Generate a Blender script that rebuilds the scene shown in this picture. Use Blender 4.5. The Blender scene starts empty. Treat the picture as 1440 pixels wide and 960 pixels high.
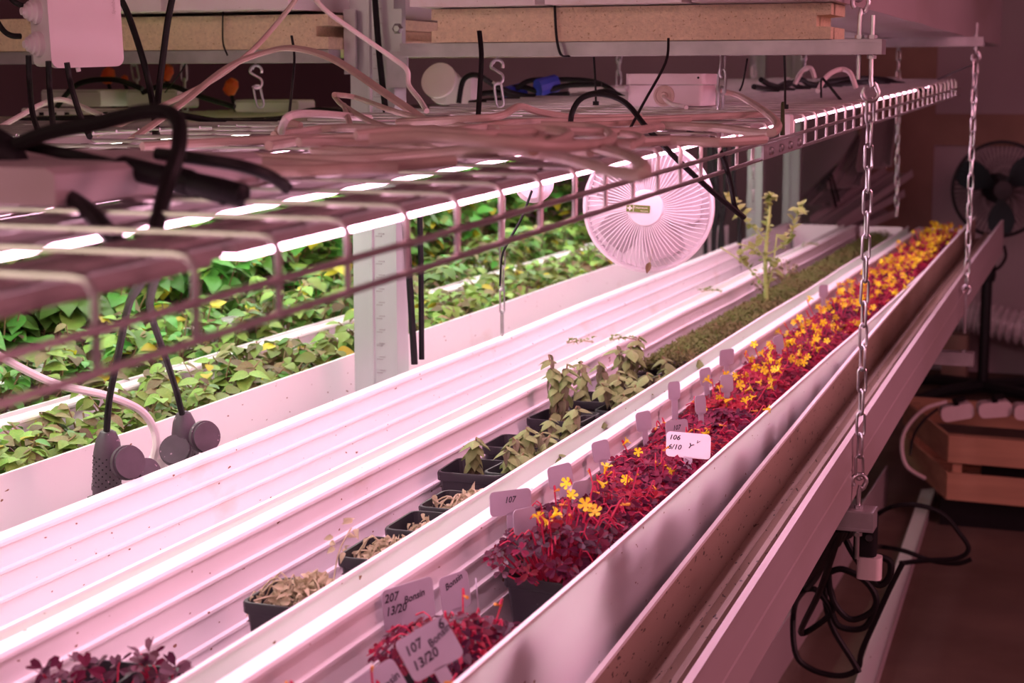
import bpy, math, random
import numpy as np
from mathutils import Vector, Matrix, Euler
random.seed(7); np.random.seed(7)
SC = bpy.context.scene
COL = SC.collection
CAMZ = 1.25          # camera height above the floor; everything below is measured from the camera

# ------------------------------------------------------------------ camera
FPX = 2350.0; VPX, VPY = 1600.0, 118.0
PITCH = math.atan((480 - VPY) / FPX)
YAW = math.atan((VPX - 720) / math.hypot(FPX, 480 - VPY))
cam = bpy.data.cameras.new('camera'); camo = bpy.data.objects.new('camera', cam); COL.objects.link(camo)
cam.sensor_width = 36.0; cam.lens = FPX / 1440 * 36
cam.clip_start = 0.02; cam.clip_end = 50
camo.location = (0, 0, CAMZ)
camo.rotation_euler = (math.pi / 2 - PITCH, 0, YAW)
cam.dof.use_dof = True; cam.dof.focus_distance = 2.05; cam.dof.aperture_fstop = 9.0
SC.camera = camo

# ------------------------------------------------------------------ world, light of the other grow racks, added aisle fill, exposure
W = bpy.data.worlds.new('world'); SC.world = W; W.use_nodes = True
bg = W.node_tree.nodes['Background']; bg.inputs[0].default_value = (1.0, 0.40, 0.50, 1); bg.inputs[1].default_value = 0.125
SC.view_settings.view_transform = 'Standard'; SC.view_settings.look = 'None'
SC.view_settings.exposure = 0.9; SC.view_settings.gamma = 1.0
try: SC.view_settings.use_curve_mapping = False
except Exception: pass

def area_light(name, loc, target, sx, sy, power, col):
    L = bpy.data.lights.new(name, 'AREA'); L.shape = 'RECTANGLE'; L.size = sx; L.size_y = sy
    L.energy = power; L.color = col
    o = bpy.data.objects.new(name, L); COL.objects.link(o)
    o.location = Vector(loc) + Vector((0, 0, CAMZ))
    d = Vector(target) - Vector(loc); o.rotation_euler = d.to_track_quat('-Z', 'Y').to_euler()
    return o
area_light('aisle_grow_light', (0.6, -2.2, 1.0), (-0.5, 2.4, -0.2), 1.6, 0.5, 18, (1.0, 0.42, 0.50))
area_light('added_aisle_fill', (1.9, 2.4, 1.1), (-0.35, 2.6, -0.7), 0.6, 3.6, 44, (1.0, 0.36, 0.46))  # added fill to brighten the right side; no lamp known there
area_light('left_rack_grow_light', (-2.0, -1.6, 0.6), (-1.4, 2.4, 0.0), 1.2, 0.4, 4.5, (1.0, 0.86, 0.62))

LED_PINK = (1.0, 0.54, 0.74); LED_PINK_STRENGTH = 7.2
LED_WHITE = (0.95, 1.0, 0.86); LED_WHITE_STRENGTH = 9.5

# ------------------------------------------------------------------ measuring helpers (camera-relative metres)
FW = Vector((-math.sin(YAW) * math.cos(PITCH), math.cos(YAW) * math.cos(PITCH), -math.sin(PITCH)))
RT = Vector((math.cos(YAW), math.sin(YAW), 0)); UP = RT.cross(FW)
def ray(x, y): return FW + RT * ((x - 720) / FPX) + UP * ((480 - y) / FPX)
def atY(x, y, Y): r = ray(x, y); return r * (Y / r.y)
def atZ(x, y, Z): r = ray(x, y); return r * (Z / r.z)
def atX(x, y, X): r = ray(x, y); return r * (X / r.x)
SH0, SHK = -0.099, 0.0256                      # the hung shelf climbs gently away from the camera
def zs(Y): return SH0 + SHK * Y
ZLS = -.058                                    # the far left shelf hangs level
def deck(x, y, h=0.0):
    r = ray(x, y); t = (SH0 + h) / (r.z - SHK * r.y); return r * t

# ------------------------------------------------------------------ materials
MATS = {}
def mat(name, base, rough=0.5, metal=0.0, var=0.0, scale=20.0, bump=0.0, specks=None, dirt=None, rand=0.0, trans=0.0, emit=None, es=0.0, alt=None, altscale=6.0, stretch=None, spec=None):
    m = bpy.data.materials.new(name); m.use_nodes = True; nt = m.node_tree; N = nt.nodes; L = nt.links
    b = N['Principled BSDF']; b.inputs['Roughness'].default_value = rough; b.inputs['Metallic'].default_value = metal
    if spec is not None: b.inputs['Specular IOR Level'].default_value = spec
    col = None
    tc = N.new('ShaderNodeTexCoord'); vec = tc.outputs['Object']
    if stretch:
        mp = N.new('ShaderNodeMapping'); mp.inputs['Scale'].default_value = stretch; L.new(vec, mp.inputs[0]); vec = mp.outputs[0]
    def rgb(c):
        n = N.new('ShaderNodeRGB'); n.outputs[0].default_value = (*c, 1); return n.outputs[0]
    def noise(sc, det=3):
        n = N.new('ShaderNodeTexNoise'); n.inputs['Scale'].default_value = sc; n.inputs['Detail'].default_value = det
        L.new(vec, n.inputs['Vector']); return n.outputs['Fac']
    def ramp(f, a, bb):
        n = N.new('ShaderNodeMapRange'); n.inputs[1].default_value = a; n.inputs[2].default_value = bb; L.new(f, n.inputs[0]); return n.outputs[0]
    def mix(f, a, c):
        n = N.new('ShaderNodeMixRGB')
        if isinstance(f, float): n.inputs[0].default_value = f
        else: L.new(f, n.inputs[0])
        L.new(a, n.inputs[1]); L.new(c, n.inputs[2]); return n.outputs[0]
    col = rgb(base)
    if alt: col = mix(ramp(noise(altscale, 2), 0.42, 0.62), col, rgb(alt))
    if var:
        col = mix(ramp(noise(scale), 0.3, 0.7), col, rgb(tuple(max(0, c * (1 - var)) for c in base)) if not alt else rgb(tuple(max(0, c * (1 - var)) for c in alt)))
    if rand:
        oi = N.new('ShaderNodeObjectInfo'); hsv = N.new('ShaderNodeHueSaturation')
        mr = N.new('ShaderNodeMapRange'); mr.inputs[3].default_value = 1 - rand; mr.inputs[4].default_value = 1 + rand
        L.new(oi.outputs['Random'], mr.inputs[0]); L.new(mr.outputs[0], hsv.inputs['Value'])
        mr2 = N.new('ShaderNodeMapRange'); mr2.inputs[3].default_value = 0.5 - 0.05 * rand; mr2.inputs[4].default_value = 0.5 + 0.05 * rand
        L.new(oi.outputs['Random'], mr2.inputs[0]); L.new(mr2.outputs[0], hsv.inputs['Hue'])
        L.new(col, hsv.inputs['Color']); col = hsv.outputs[0]
    if dirt:   # (colour, scale, threshold lo, hi)
        col = mix(ramp(noise(dirt[1], 6), dirt[2], dirt[3]), col, rgb(dirt[0]))
    if specks: # (colour, scale, threshold)
        col = mix(ramp(noise(specks[1], 1), specks[2], specks[2] + 0.02), col, rgb(specks[0]))
    L.new(col, b.inputs['Base Color'])
    if bump:
        bp = N.new('ShaderNodeBump'); bp.inputs['Strength'].default_value = bump; bp.inputs['Distance'].default_value = 0.004
        L.new(noise(scale * 2, 4), bp.inputs['Height']); L.new(bp.outputs[0], b.inputs['Normal'])
    if trans:
        t = N.new('ShaderNodeBsdfTranslucent'); L.new(col, t.inputs[0]); ms = N.new('ShaderNodeMixShader'); ms.inputs[0].default_value = trans
        L.new(b.outputs[0], ms.inputs[1]); L.new(t.outputs[0], ms.inputs[2]); L.new(ms.outputs[0], N['Material Output'].inputs[0])
    if emit:
        b.inputs['Emission Color'].default_value = (*emit, 1); b.inputs['Emission Strength'].default_value = es
    MATS[name] = m; return m

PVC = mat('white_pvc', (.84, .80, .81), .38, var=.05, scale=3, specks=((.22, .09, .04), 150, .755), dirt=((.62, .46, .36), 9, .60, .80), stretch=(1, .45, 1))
PVC_SHEET = mat('thin_translucent_pvc', (.86, .81, .82), .4, var=.04, scale=4, specks=((.25, .10, .05), 170, .765), trans=.64, stretch=(1, .45, 1))
PVC_CLEAN = mat('clean_white_pvc', (.82, .79, .80), .4, var=.04, scale=4)
PVC_DIRTY_SHADED = mat('soiled_shaded_pvc', (.36, .26, .21), .5, var=.15, scale=8, specks=((.05, .025, .015), 190, .69), dirt=((.16, .09, .055), 5, .48, .70), stretch=(1, .35, 1))  # real dirt, base also darkened for the shade in the outermost gutter
PVC_SHADED = mat('shaded_white_pvc', (.47, .39, .41), .42, var=.12, scale=6, dirt=((.30, .23, .21), 4, .55, .8), stretch=(1, .3, 1))  # white PVC with the dim aisle shade put into its colour
CAP = mat('end_cap_pvc', (.88, .88, .87), .35, var=.04, scale=5)
STEEL = mat('galvanised_steel', (.62, .62, .64), .32, 1.0, var=.25, scale=40)
STEEL_D = mat('galvanised_strut', (.52, .50, .52), .45, .7, var=.25, scale=25)
POSTM = mat('zinc_post', (.60, .62, .63), .42, .6, var=.15, scale=14, stretch=(1, 1, .2))
WIRE = mat('shelf_wire', (.62, .57, .58), .30, .85, var=.2, scale=30)
FOAM = mat('foam_board', (.76, .63, .42), .9, var=.18, scale=160, bump=.6, specks=((.42, .30, .17), 260, .70))
BLACK = mat('black_rubber', (.008, .007, .009), .55, var=.3, scale=60, spec=.25)
BLACKC = mat('black_cable', (.008, .007, .008), .5, spec=.25)
SOCK = mat('socket_rubber', (.075, .050, .068), .5, var=.25, scale=50, specks=((.3, .2, .25), 140, .74))
BEIGE = mat('beige_cable', (.56, .42, .37), .5, var=.18, scale=30, dirt=((.34, .21, .13), 7, .56, .8))
WCABLE = mat('white_cable', (.80, .70, .70), .42, var=.08, scale=20)
BOXM = mat('box_plastic', (.70, .60, .64), .45, var=.05, scale=10)
HOUSE = mat('lamp_housing', (.50, .42, .43), .5, var=.1, scale=10)
LEDM = mat('pink_led_tube', (1, .9, .95), .5, emit=LED_PINK, es=LED_PINK_STRENGTH)
LEDW = mat('white_led_tube', (1, 1, 1), .5, emit=LED_WHITE, es=LED_WHITE_STRENGTH)
FANW = mat('white_fan_plastic', (.86, .80, .83), .35, var=.03, scale=10)
OLIVE = mat('olive_sticker', (.13, .20, .012), .5, var=.15, scale=60)
TEXTW = mat('pale_print', (.85, .80, .72), .6)
INK = mat('black_ink', (.02, .015, .03), .6)
LABEL_LIT = mat('lit_label_plastic', (.82, .76, .82), .45, var=.05, scale=40)  # lit copy, kept lighter for the up-facing label
LABEL_BACKLIT = mat('backlit_label_plastic', (.52, .45, .54), .45, var=.08, scale=40, trans=.25)  # shaded copy: white plastic darkened in the colour for backlit labels
POTM = mat('pot_plastic', (.014, .014, .019), .45, var=.4, scale=60, specks=((.10, .09, .10), 160, .70))
SOIL = mat('potting_soil', (.05, .028, .020), .95, var=.6, scale=150, bump=1.0, specks=((.30, .20, .13), 130, .70))
FLOORM = mat('concrete_floor', (.17, .115, .085), .85, var=.35, scale=4, bump=.3, dirt=((.09, .055, .035), 3, .45, .75))
WALLM = mat('plaster_wall', (.52, .44, .47), .85, var=.1, scale=3, bump=.15)
WALL_LEFT = mat('shade_darkened_wall', (.16, .10, .11), .9, var=.15, scale=3)  # shade put into the colour, holding down spill from the left rack lamps
BLADE = mat('grey_fan_blade', (.50, .44, .47), .4)
REAR = mat('fan_rear_grille', (.42, .36, .39), .5)
WALLBAND = mat('wall_wood_trim', (.42, .27, .21), .8, var=.2, scale=6)
WOOD = mat('crate_wood', (.62, .36, .22), .75, var=.3, scale=9, bump=.2, stretch=(.3, 1, 3))
FANB = mat('black_fan_plastic', (.010, .012, .014), .5)
DUCTM = mat('aluminium_duct', (.92, .88, .90), .28, .25, var=.3, scale=30)
ORANGE = mat('orange_plastic', (.75, .10, .02), .5)
BLUE = mat('blue_tape', (.03, .05, .45), .5)
LEAF_G = mat('mint_leaf', (.19, .37, .055), .55, var=.35, scale=35, rand=.45, trans=.25, alt=(.30, .42, .08), altscale=9)
LEAF_D = mat('deep_green_leaf', (.09, .29, .045), .45, var=.3, scale=25, rand=.45, trans=.28, alt=(.13, .31, .05), altscale=7)
LEAF_B = mat('browned_leaf', (.24, .13, .075), .7, var=.4, scale=30, rand=.4, trans=.2, alt=(.22, .20, .09), altscale=12)
LEAF_Y = mat('yellowed_leaf', (.52, .44, .03), .5, rand=.25, trans=.3)
BASIL = mat('pale_green_leaf', (.27, .46, .13), .65, var=.3, scale=40, rand=.35, trans=.2, alt=(.28, .30, .13), altscale=30, spec=.3)
WILT = mat('wilted_leaf', (.30, .18, .16), .75, var=.4, scale=40, rand=.4, trans=.2, alt=(.19, .22, .10), altscale=28, spec=.3)
OXL = mat('oxalis_leaf', (.105, .008, .034), .6, var=.35, scale=60, rand=.55, trans=.38, alt=(.16, .010, .045), altscale=16, spec=.2)
OXR = mat('oxalis_red_leaf', (.46, .010, .075), .55, var=.4, scale=50, rand=.4, trans=.5)
OXP = mat('dusky_oxalis_leaf', (.12, .040, .070), .6, var=.3, scale=50, rand=.4, trans=.25)
STEMR = mat('red_stem', (.62, .025, .10), .5, trans=.25)
STEMG = mat('brown_green_stem', (.26, .18, .09), .6)
FLW = mat('yellow_petal', (.95, .74, .03), .5, rand=.25, trans=.35)
FLC = mat('flower_tube', (.85, .42, .05), .5, trans=.3)
MOSS = mat('creeping_thyme', (.15, .235, .055), .85, var=.45, scale=60, trans=.15, alt=(.23, .18, .08), altscale=9, spec=.2)
DRY = mat('dry_straw_leaf', (.60, .53, .34), .8, var=.35, scale=50, trans=.2)
STALK = mat('pale_stalk', (.38, .50, .14), .6, var=.2, scale=40)
STALKL = mat('stalk_leaf', (.17, .33, .05), .6, var=.35, scale=40, trans=.25, alt=(.34, .38, .10), altscale=18)
MOULD = mat('mossy_stake', (.055, .07, .015), .7, var=.5, scale=80)

# ------------------------------------------------------------------ mesh builder
ORG = {}
class MB:
    def __init__(s): s.v = []; s.f = []
    def add(s, vs, fs, M=None):
        o = len(s.v)
        for p in vs:
            p = Vector(p)
            if M is not None: p = M @ p
            s.v.append(p)
        for f in fs: s.f.append([i + o for i in f])
        return s
    def box(s, c, d, M=None):
        x, y, z = d[0] / 2, d[1] / 2, d[2] / 2; c = Vector(c)
        vs = [c + Vector((a * x, b * y, e * z)) for a in (-1, 1) for b in (-1, 1) for e in (-1, 1)]
        return s.add(vs, [(0, 1, 3, 2), (4, 6, 7, 5), (0, 4, 5, 1), (2, 3, 7, 6), (0, 2, 6, 4), (1, 5, 7, 3)], M)
    def rbox(s, c, d, r, M=None, n=3):        # box with rounded corners in its X-Z outline, depth along Y
        pts = []
        for cx, cz, a0 in ((1, 1, 0), (-1, 1, 90), (-1, -1, 180), (1, -1, 270)):
            for k in range(n + 1):
                a = math.radians(a0 + 90 * k / n)
                pts.append((cx * (d[0] / 2 - r) + r * math.cos(a), cz * (d[2] / 2 - r) + r * math.sin(a)))
        return s.prism([(p[0] + c[0], p[1] + c[2]) for p in pts], c[1] - d[1] / 2, c[1] + d[1] / 2, M)
    def prism(s, poly, y0, y1, M=None):       # X-Z outline swept along Y
        n = len(poly); vs = [(p[0], y0, p[1]) for p in poly] + [(p[0], y1, p[1]) for p in poly]
        fs = [(i, (i + 1) % n, n + (i + 1) % n, n + i) for i in range(n)] + [tuple(range(n))[::-1], tuple(range(n, 2 * n))]
        return s.add(vs, fs, M)
    def tube(s, pts, r, n=8, closed=False, M=None, flat=1.0):
        P = [Vector(p) for p in pts]; m = len(P); R = r if hasattr(r, '__len__') else [r] * m
        t0 = (P[1] - P[0]).normalized(); a = t0.orthogonal().normalized()
        if abs(t0.z) < .9: a = (Vector((0, 0, 1)) - t0 * t0.z).normalized()
        vs = []; prev = t0
        for i in range(m):
            if closed: t = (P[(i + 1) % m] - P[i - 1])
            else: t = P[min(i + 1, m - 1)] - P[max(i - 1, 0)]
            if t.length < 1e-9: t = prev
            t = t.normalized(); a = (a - t * a.dot(t))
            a = a.normalized() if a.length > 1e-6 else t.orthogonal().normalized()
            b = t.cross(a); prev = t
            for k in range(n):
                w = 2 * math.pi * k / n; vs.append(P[i] + a * (R[i] * math.cos(w) * flat) + b * (R[i] * math.sin(w)))
        fs = []
        for i in range(m if closed else m - 1):
            j = (i + 1) % m
            for k in range(n):
                q = (k + 1) % n; fs.append((i * n + k, i * n + q, j * n + q, j * n + k))
        if not closed: fs += [tuple(range(n))[::-1], tuple(range((m - 1) * n, m * n))]
        return s.add(vs, fs, M)
    def lathe(s, prof, n=24, M=None):         # (radius, z) profile about Z
        vs = []; fs = []; m = len(prof)
        for r, z in prof:
            for k in range(n):
                w = 2 * math.pi * k / n; vs.append((r * math.cos(w), r * math.sin(w), z))
        for i in range(m - 1):
            for k in range(n):
                q = (k + 1) % n; fs.append((i * n + k, i * n + q, (i + 1) * n + q, (i + 1) * n + k))
        fs += [tuple(range(n))[::-1], tuple(range((m - 1) * n, m * n))]
        return s.add(vs, fs, M)
    def sweep(s, poly, stations):             # closed X-Z outline through stations (dx, y, dz)
        n = len(poly); vs = []; fs = []
        for dx, y, dz in stations: vs += [(p[0] + dx, y, p[1] + dz) for p in poly]
        for i in range(len(stations) - 1):
            for k in range(n):
                q = (k + 1) % n; fs.append((i * n + k, i * n + q, (i + 1) * n + q, (i + 1) * n + k))
        fs += [tuple(range(n))[::-1], tuple(range((len(stations) - 1) * n, len(stations) * n))]
        return s.add(vs, fs)
    def mesh(s, name, m, origin=(0, 0, 0), smooth=True):
        o = Vector(origin); me = bpy.data.meshes.new(name)
        me.from_pydata([tuple(p - o) for p in s.v], [], s.f); me.materials.append(m)
        if smooth:
            me.polygons.foreach_set('use_smooth', [True] * len(me.polygons)); me.set_sharp_from_angle(angle=.45)
        me.update(); return me
    def part(s, name, m, parent, smooth=True, stuff=False, label=None):
        o = bpy.data.objects.new(name, s.mesh(name, m, ORG.get(parent.name, (0, 0, 0)), smooth)); COL.objects.link(o); o.parent = parent
        ORG[o.name] = ORG.get(parent.name, (0, 0, 0))
        if stuff: o['kind'] = 'stuff'
        if label: o['label'] = label
        return o
    def thing(s, name, m, label, cat, origin=None, group=None, smooth=True, kind=None):
        if origin is None:
            A = np.array([tuple(p) for p in s.v]); origin = ((A[:, 0].min() + A[:, 0].max()) / 2, (A[:, 1].min() + A[:, 1].max()) / 2, A[:, 2].min())
        o = bpy.data.objects.new(name, s.mesh(name, m, origin, smooth)); COL.objects.link(o); o.location = origin
        ORG[o.name] = origin; tag(o, label, cat, group, kind); return o

def tag(o, label=None, cat=None, group=None, kind=None):
    if label: o['label'] = label
    if cat: o['category'] = cat
    if group: o['group'] = group
    if kind: o['kind'] = kind
    return o
def thing(name, label, cat, origin, group=None, local=False):
    o = bpy.data.objects.new(name, None); COL.objects.link(o); o.location = origin; o.empty_display_size = .03
    ORG[o.name] = (0, 0, 0) if local else tuple(origin)
    return tag(o, label, cat, group)
def inst(name, me, parent, M):
    o = bpy.data.objects.new(name, me); COL.objects.link(o); o.parent = parent; o.matrix_local = M; return o
def struct(s, name, m, smooth=False):
    o = bpy.data.objects.new(name, s.mesh(name, m, (0, 0, 0), smooth)); COL.objects.link(o); o['kind'] = 'structure'; return o
def copy_tree(root, loc, rot=None, label=None):
    r = root.copy(); COL.objects.link(r); r.location = loc
    if rot is not None: r.rotation_euler = rot
    if label: r['label'] = label
    for ch in list(root.children):
        c = ch.copy(); COL.objects.link(c); c.parent = r
        for g in ch.children:
            d = g.copy(); COL.objects.link(d); d.parent = c
    return r
def spl(pts, k=6):
    P = [Vector(p) for p in pts]; out = []
    for i in range(len(P) - 1):
        p0 = P[max(i - 1, 0)]; p1 = P[i]; p2 = P[i + 1]; p3 = P[min(i + 2, len(P) - 1)]
        for j in range(k):
            t = j / k
            out.append(.5 * ((2 * p1) + (p2 - p0) * t + (2 * p0 - 5 * p1 + 4 * p2 - p3) * t * t + (3 * p1 - p0 - 3 * p2 + p3) * t ** 3))
    out.append(P[-1]); return out
def frame(pos, ydir, zhint=(0, 0, 1), s=1.0):
    y = Vector(ydir).normalized(); z = Vector(zhint); z = z - y * z.dot(y)
    z = z.normalized() if z.length > 1e-5 else y.orthogonal().normalized()
    x = y.cross(z); M = Matrix((x, y, z)).transposed().to_4x4() @ Matrix.Scale(s, 4); M.translation = Vector(pos); return M
def text_mesh(body, size, m, M, parent, name='lettering', shear=.25, spacing=1.0):
    c = bpy.data.curves.new('t', 'FONT'); c.body = body; c.size = size; c.shear = shear; c.align_x = 'LEFT'; c.resolution_u = 2
    c.space_character = spacing; c.offset = size * .022 if m is INK else 0
    o = bpy.data.objects.new('t', c); COL.objects.link(o)
    me = bpy.data.meshes.new_from_object(o); bpy.data.objects.remove(o)
    me.transform(M); me.materials.clear(); me.materials.append(m); me.name = name
    p = bpy.data.objects.new(name, me); COL.objects.link(p); p.parent = parent; return p

# leaf shapes (unit length along +Y, upper side +Z)
def leaf_shape(w=.6, curl=.25, fold=.12, rows=5, cup=0.0, cols=3):
    vs = []; fs = []
    for i in range(rows):
        t = i / (rows - 1); hw = w / 2 * math.sin(math.pi * min(1, .06 + .94 * t) ** .8) if i < rows - 1 else .012
        for j in range(cols):
            u = -1 + 2 * j / (cols - 1); vs.append((u * hw, t, fold * abs(u) * hw * 2 - curl * t * t - cup * u * u * hw))
    for i in range(rows - 1):
        for j in range(cols - 1):
            a = i * cols + j; fs.append((a, a + 1, a + cols + 1, a + cols))
    return vs, fs
def clover_shape():
    vs = []; fs = []
    for a in (0, 120, 240):
        R = Matrix.Rotation(math.radians(a), 4, 'Z')
        base = [(0, 0, 0), (.30, .45, .10), (.36, .80, .08), (.18, .98, -.02), (0, .80, -.08), (-.18, .98, -.02), (-.36, .80, .08), (-.30, .45, .10)]
        o = len(vs); vs += [tuple(R @ Vector(p)) for p in base]
        fs += [(o, o + 1, o + 2, o + 4), (o + 2, o + 3, o + 4), (o, o + 4, o + 6, o + 7), (o + 4, o + 5, o + 6)]
    return vs, fs
def flower_shape():
    m = MB(); n = 5
    prof = [(.10, 0), (.14, .5), (.26, .85)]
    m.lathe(prof, 6)
    for k in range(n):
        a = 2 * math.pi * k / n; c, s_ = math.cos(a), math.sin(a)
        def P(r, t, z): return (r * c - t * s_, r * s_ + t * c, z)
        m.add([P(.22, -.12, .82), P(.22, .12, .82), P(.55, .24, 1.02), P(.70, .0, .98), P(.55, -.24, 1.02)], [(0, 1, 2, 3, 4)])
    return [tuple(p) for p in m.v], m.f
def proto(name, sh, m, smooth=True):
    b = MB().add(*sh); return b.mesh(name, m, (0, 0, 0), smooth)
class Fol:                                     # many leaves joined into one foliage mesh
    def __init__(s): s.V = []; s.F = []; s.n = 0
    def put(s, sh, M):
        A = np.array(sh[0]); R = np.array(M.to_3x3()); T = np.array(M.translation)
        s.V.append(A @ R.T + T); s.F += [[i + s.n for i in f] for f in sh[1]]; s.n += len(A)
    def mesh(s, name, m):
        me = bpy.data.meshes.new(name); me.from_pydata(np.concatenate(s.V).tolist(), [], s.F); me.materials.append(m)
        me.polygons.foreach_set('use_smooth', [True] * len(me.polygons)); me.update(); return me
    def part(s, name, m, parent, label=None):
        o = bpy.data.objects.new(name, s.mesh(name, m)); COL.objects.link(o); o.parent = parent; o['kind'] = 'stuff'
        if label: o['label'] = label
        return o
U = random.uniform

# ------------------------------------------------------------------ room
FZ = -CAMZ
struct(MB().box((-.3, 2.5, FZ - .05), (6.6, 10.2, .1)), 'floor', FLOORM)
struct(MB().box((-.3, 7.55, .05), (6.6, .1, 2.7)), 'wall_back', WALLM)
struct(MB().box((-3.55, 2.5, .05), (.1, 10.2, 2.7)), 'wall_left', WALL_LEFT)
struct(MB().box((2.95, 2.5, .05), (.1, 10.2, 2.7)), 'wall_right', WALLM)
struct(MB().box((-.3, 2.5, 1.45), (6.6, 10.2, .1)), 'ceiling', WALLM)
# brown wooden strips on the rear wall
a = atY(1210, 100, 7.5); b = atY(1318, 100, 7.5)
struct(MB().box(((a.x + b.x) / 2, 7.49, .05), (b.x - a.x, .02, 2.68)), 'trim_1', WALLBAND)
z0 = atY(1380, 205, 7.5).z; z1 = atY(1380, 160, 7.5).z
struct(MB().box(((b.x + 2.9) / 2 , 7.49, (z0 + z1) / 2), (2.9 - b.x, .02, z1 - z0)), 'trim_2', WALLBAND)

# ------------------------------------------------------------------ gutters
def gutter_poly(w, d, lip=.018, t=.004, sheet=False):
    out = [(0, 0), (0, -d), (w, -d), (w, -.116 if sheet else 0)]
    inner = ([(w - t, -.116)] if sheet else [(w - t, 0), (w - t, -.030), (w - t - .006, -.034), (w - t - .002, -.040), (w - t - .002, -.058), (w - t - .008, -.062), (w - t - .003, -.070)])
    inner += [(w - t - .004, -d + .006), (.026, -d + .006), (.0235, -.0945)]
    L = [(.0265, -.0925), (.0265, -.0895), (.0225, -.088), (.0205, -.068), (.0205, -.0645), (.0235, -.0625), (.0235, -.0595), (.0195, -.058), (.0175, -.040), (.0175, -.0365),
         (.0205, -.0345), (.0205, -.0315), (.0165, -.030), (.0145, -.013), (.0145, -.0095), (.0180, -.0075), (.0180, -.004), (.0165, -.001)]
    return out + inner + L
def gutter(label, xl, xr, zt, d, y0, y1, m=PVC, cap=True, group=None, name='gutter', sheet=False, near_cap=False):
    r = thing(name, label, 'gutter', ((xl + xr) / 2, (y0 + y1) / 2, zt - d), group)
    poly = [(p[0] + xl, p[1] + zt) for p in gutter_poly(xr - xl, d, sheet=sheet)]
    n = 12; st = [(.0014 * math.sin(k * 1.9 + xl * 9) * (0 < k < n), y0 + (y1 - y0) * k / n, 0.001 * math.sin(k * 2.7 + xl * 5)) for k in range(n + 1)]
    MB().sweep(poly, st).part('channel', m, r)
    if sheet:                                  # thin milky wall through which the lamp light glows
        vs = []; fs = []
        for k, (dx, y, dz) in enumerate(st):
            vs += [(xr - .002 + dx, y, zt - .002 + dz), (xr - .002 + dx, y, zt - .118 + dz)]
            if k: fs.append((2 * k - 2, 2 * k, 2 * k + 1, 2 * k - 1))
        MB().add(vs, fs).part('side_wall', PVC_SHEET, r, label='thin translucent outer wall')
        MB().sweep([(xr - .0045, zt), (xr + .0003, zt), (xr + .0003, zt - .0035), (xr - .0045, zt - .0035)], st).part('rim', PVC_CLEAN, r)
    if near_cap: MB().box(((xl + xr) / 2, y0 - .002, zt - d / 2), (xr - xl, .004, d)).part('end_cap', m, r)
    if cap:
        MB().box(((xl + xr) / 2 + .008, y1 - .03, zt - d / 2 + .004), (xr - xl - .052, .006, d - .010)).part('end_cap', CAP, r)
    return r
ZR = -.45; GD = .155; YE = 5.45
gutter('empty white ribbed gutter next to the zinc post, no pots in it', -1.06, -.866, ZR, GD, .15, YE, sheet=True)
gutter('white gutter holding dried plants, pale herbs and creeping thyme', -.846, -.662, ZR, GD, .15, YE, sheet=True)
gutter('white gutter filled with pots of purple oxalis with yellow flowers', -.632, -.459, ZR, GD, .15, YE, sheet=True)
# outermost gutter: hangs lower at the near end
outer = thing('gutter', 'soiled empty gutter on the aisle side behind the hanging chains, outermost of the bench', 'gutter', (-.4, 2.8, -.60))
st = []
for Y in np.linspace(.15, 5.25, 14):
    st.append((0, float(Y), float(np.interp(Y, (.15, 1.0, 1.52, 2.2, 3.04, 4.2, 5.4), (-.61, -.563, -.535, -.499, -.4625, -.424, -.394)))))
pl = [(-.444, 0), (-.444, -.078), (-.36, -.078), (-.36, -.010), (-.3645, -.010), (-.3645, -.066), (-.392, -.066), (-.394, -.056), (-.397, -.052), (-.404, -.052), (-.407, -.050), (-.410, -.046), (-.413, -.050), (-.414, -.064), (-.440, -.068), (-.440, 0)]
MB().sweep(pl, st).part('channel', PVC_DIRTY_SHADED, outer)
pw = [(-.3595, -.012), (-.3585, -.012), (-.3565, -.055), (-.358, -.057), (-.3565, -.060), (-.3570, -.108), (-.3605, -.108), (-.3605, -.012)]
MB().sweep(pw, st).part('side_wall', PVC_SHADED, outer, label='outer side wall toned dark for shade')
# narrow rounded lips: left rim light, right rim darkened in colour for shade
MB().sweep([(-.445, .001), (-.445, -.003), (-.4395, -.003), (-.4395, .001)], st).part('rim', PVC_CLEAN, outer)
MB().sweep([(-.366, -.008), (-.366, -.012), (-.3575, -.012), (-.3575, -.008)], st).part('rim', PVC_SHADED, outer)

# left rack
gutter('white gutter of low mint plants right behind the zinc post', -1.425, -1.215, ZR, GD, .2, 5.3, group=None)
gutter('white gutter of mint plants, middle one of the far left rack', -1.625, -1.44, ZR, GD, .2, 5.3)
gutter('white gutter of tall leafy plants at the back of the far left rack', -1.86, -1.645, ZR, GD, .2, 5.3)
# spare gutter lying on the floor under the bench
low = gutter('ribbed spare gutter lying on the floor under the bench beside the black cables', -.865, -.645, -1.135, .115, 1.2, 5.0, m=PVC_SHADED, cap=False)
# upper tier
for xl, xr, lb in ((-.585, -.39, 'upper gutter with a plain shade-toned side above the far beam'), (-.80, -.60, 'upper gutter on the foam boards, second from the aisle'), (-1.01, -.815, 'upper gutter on the foam boards nearest the zinc post')):
    gutter(lb, xl, xr, .262, .15, 2.30, 5.25, m=PVC_SHADED if xr > -.4 else PVC, near_cap=True)  # aisle-side gutter takes the copy with shade in its colour

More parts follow.
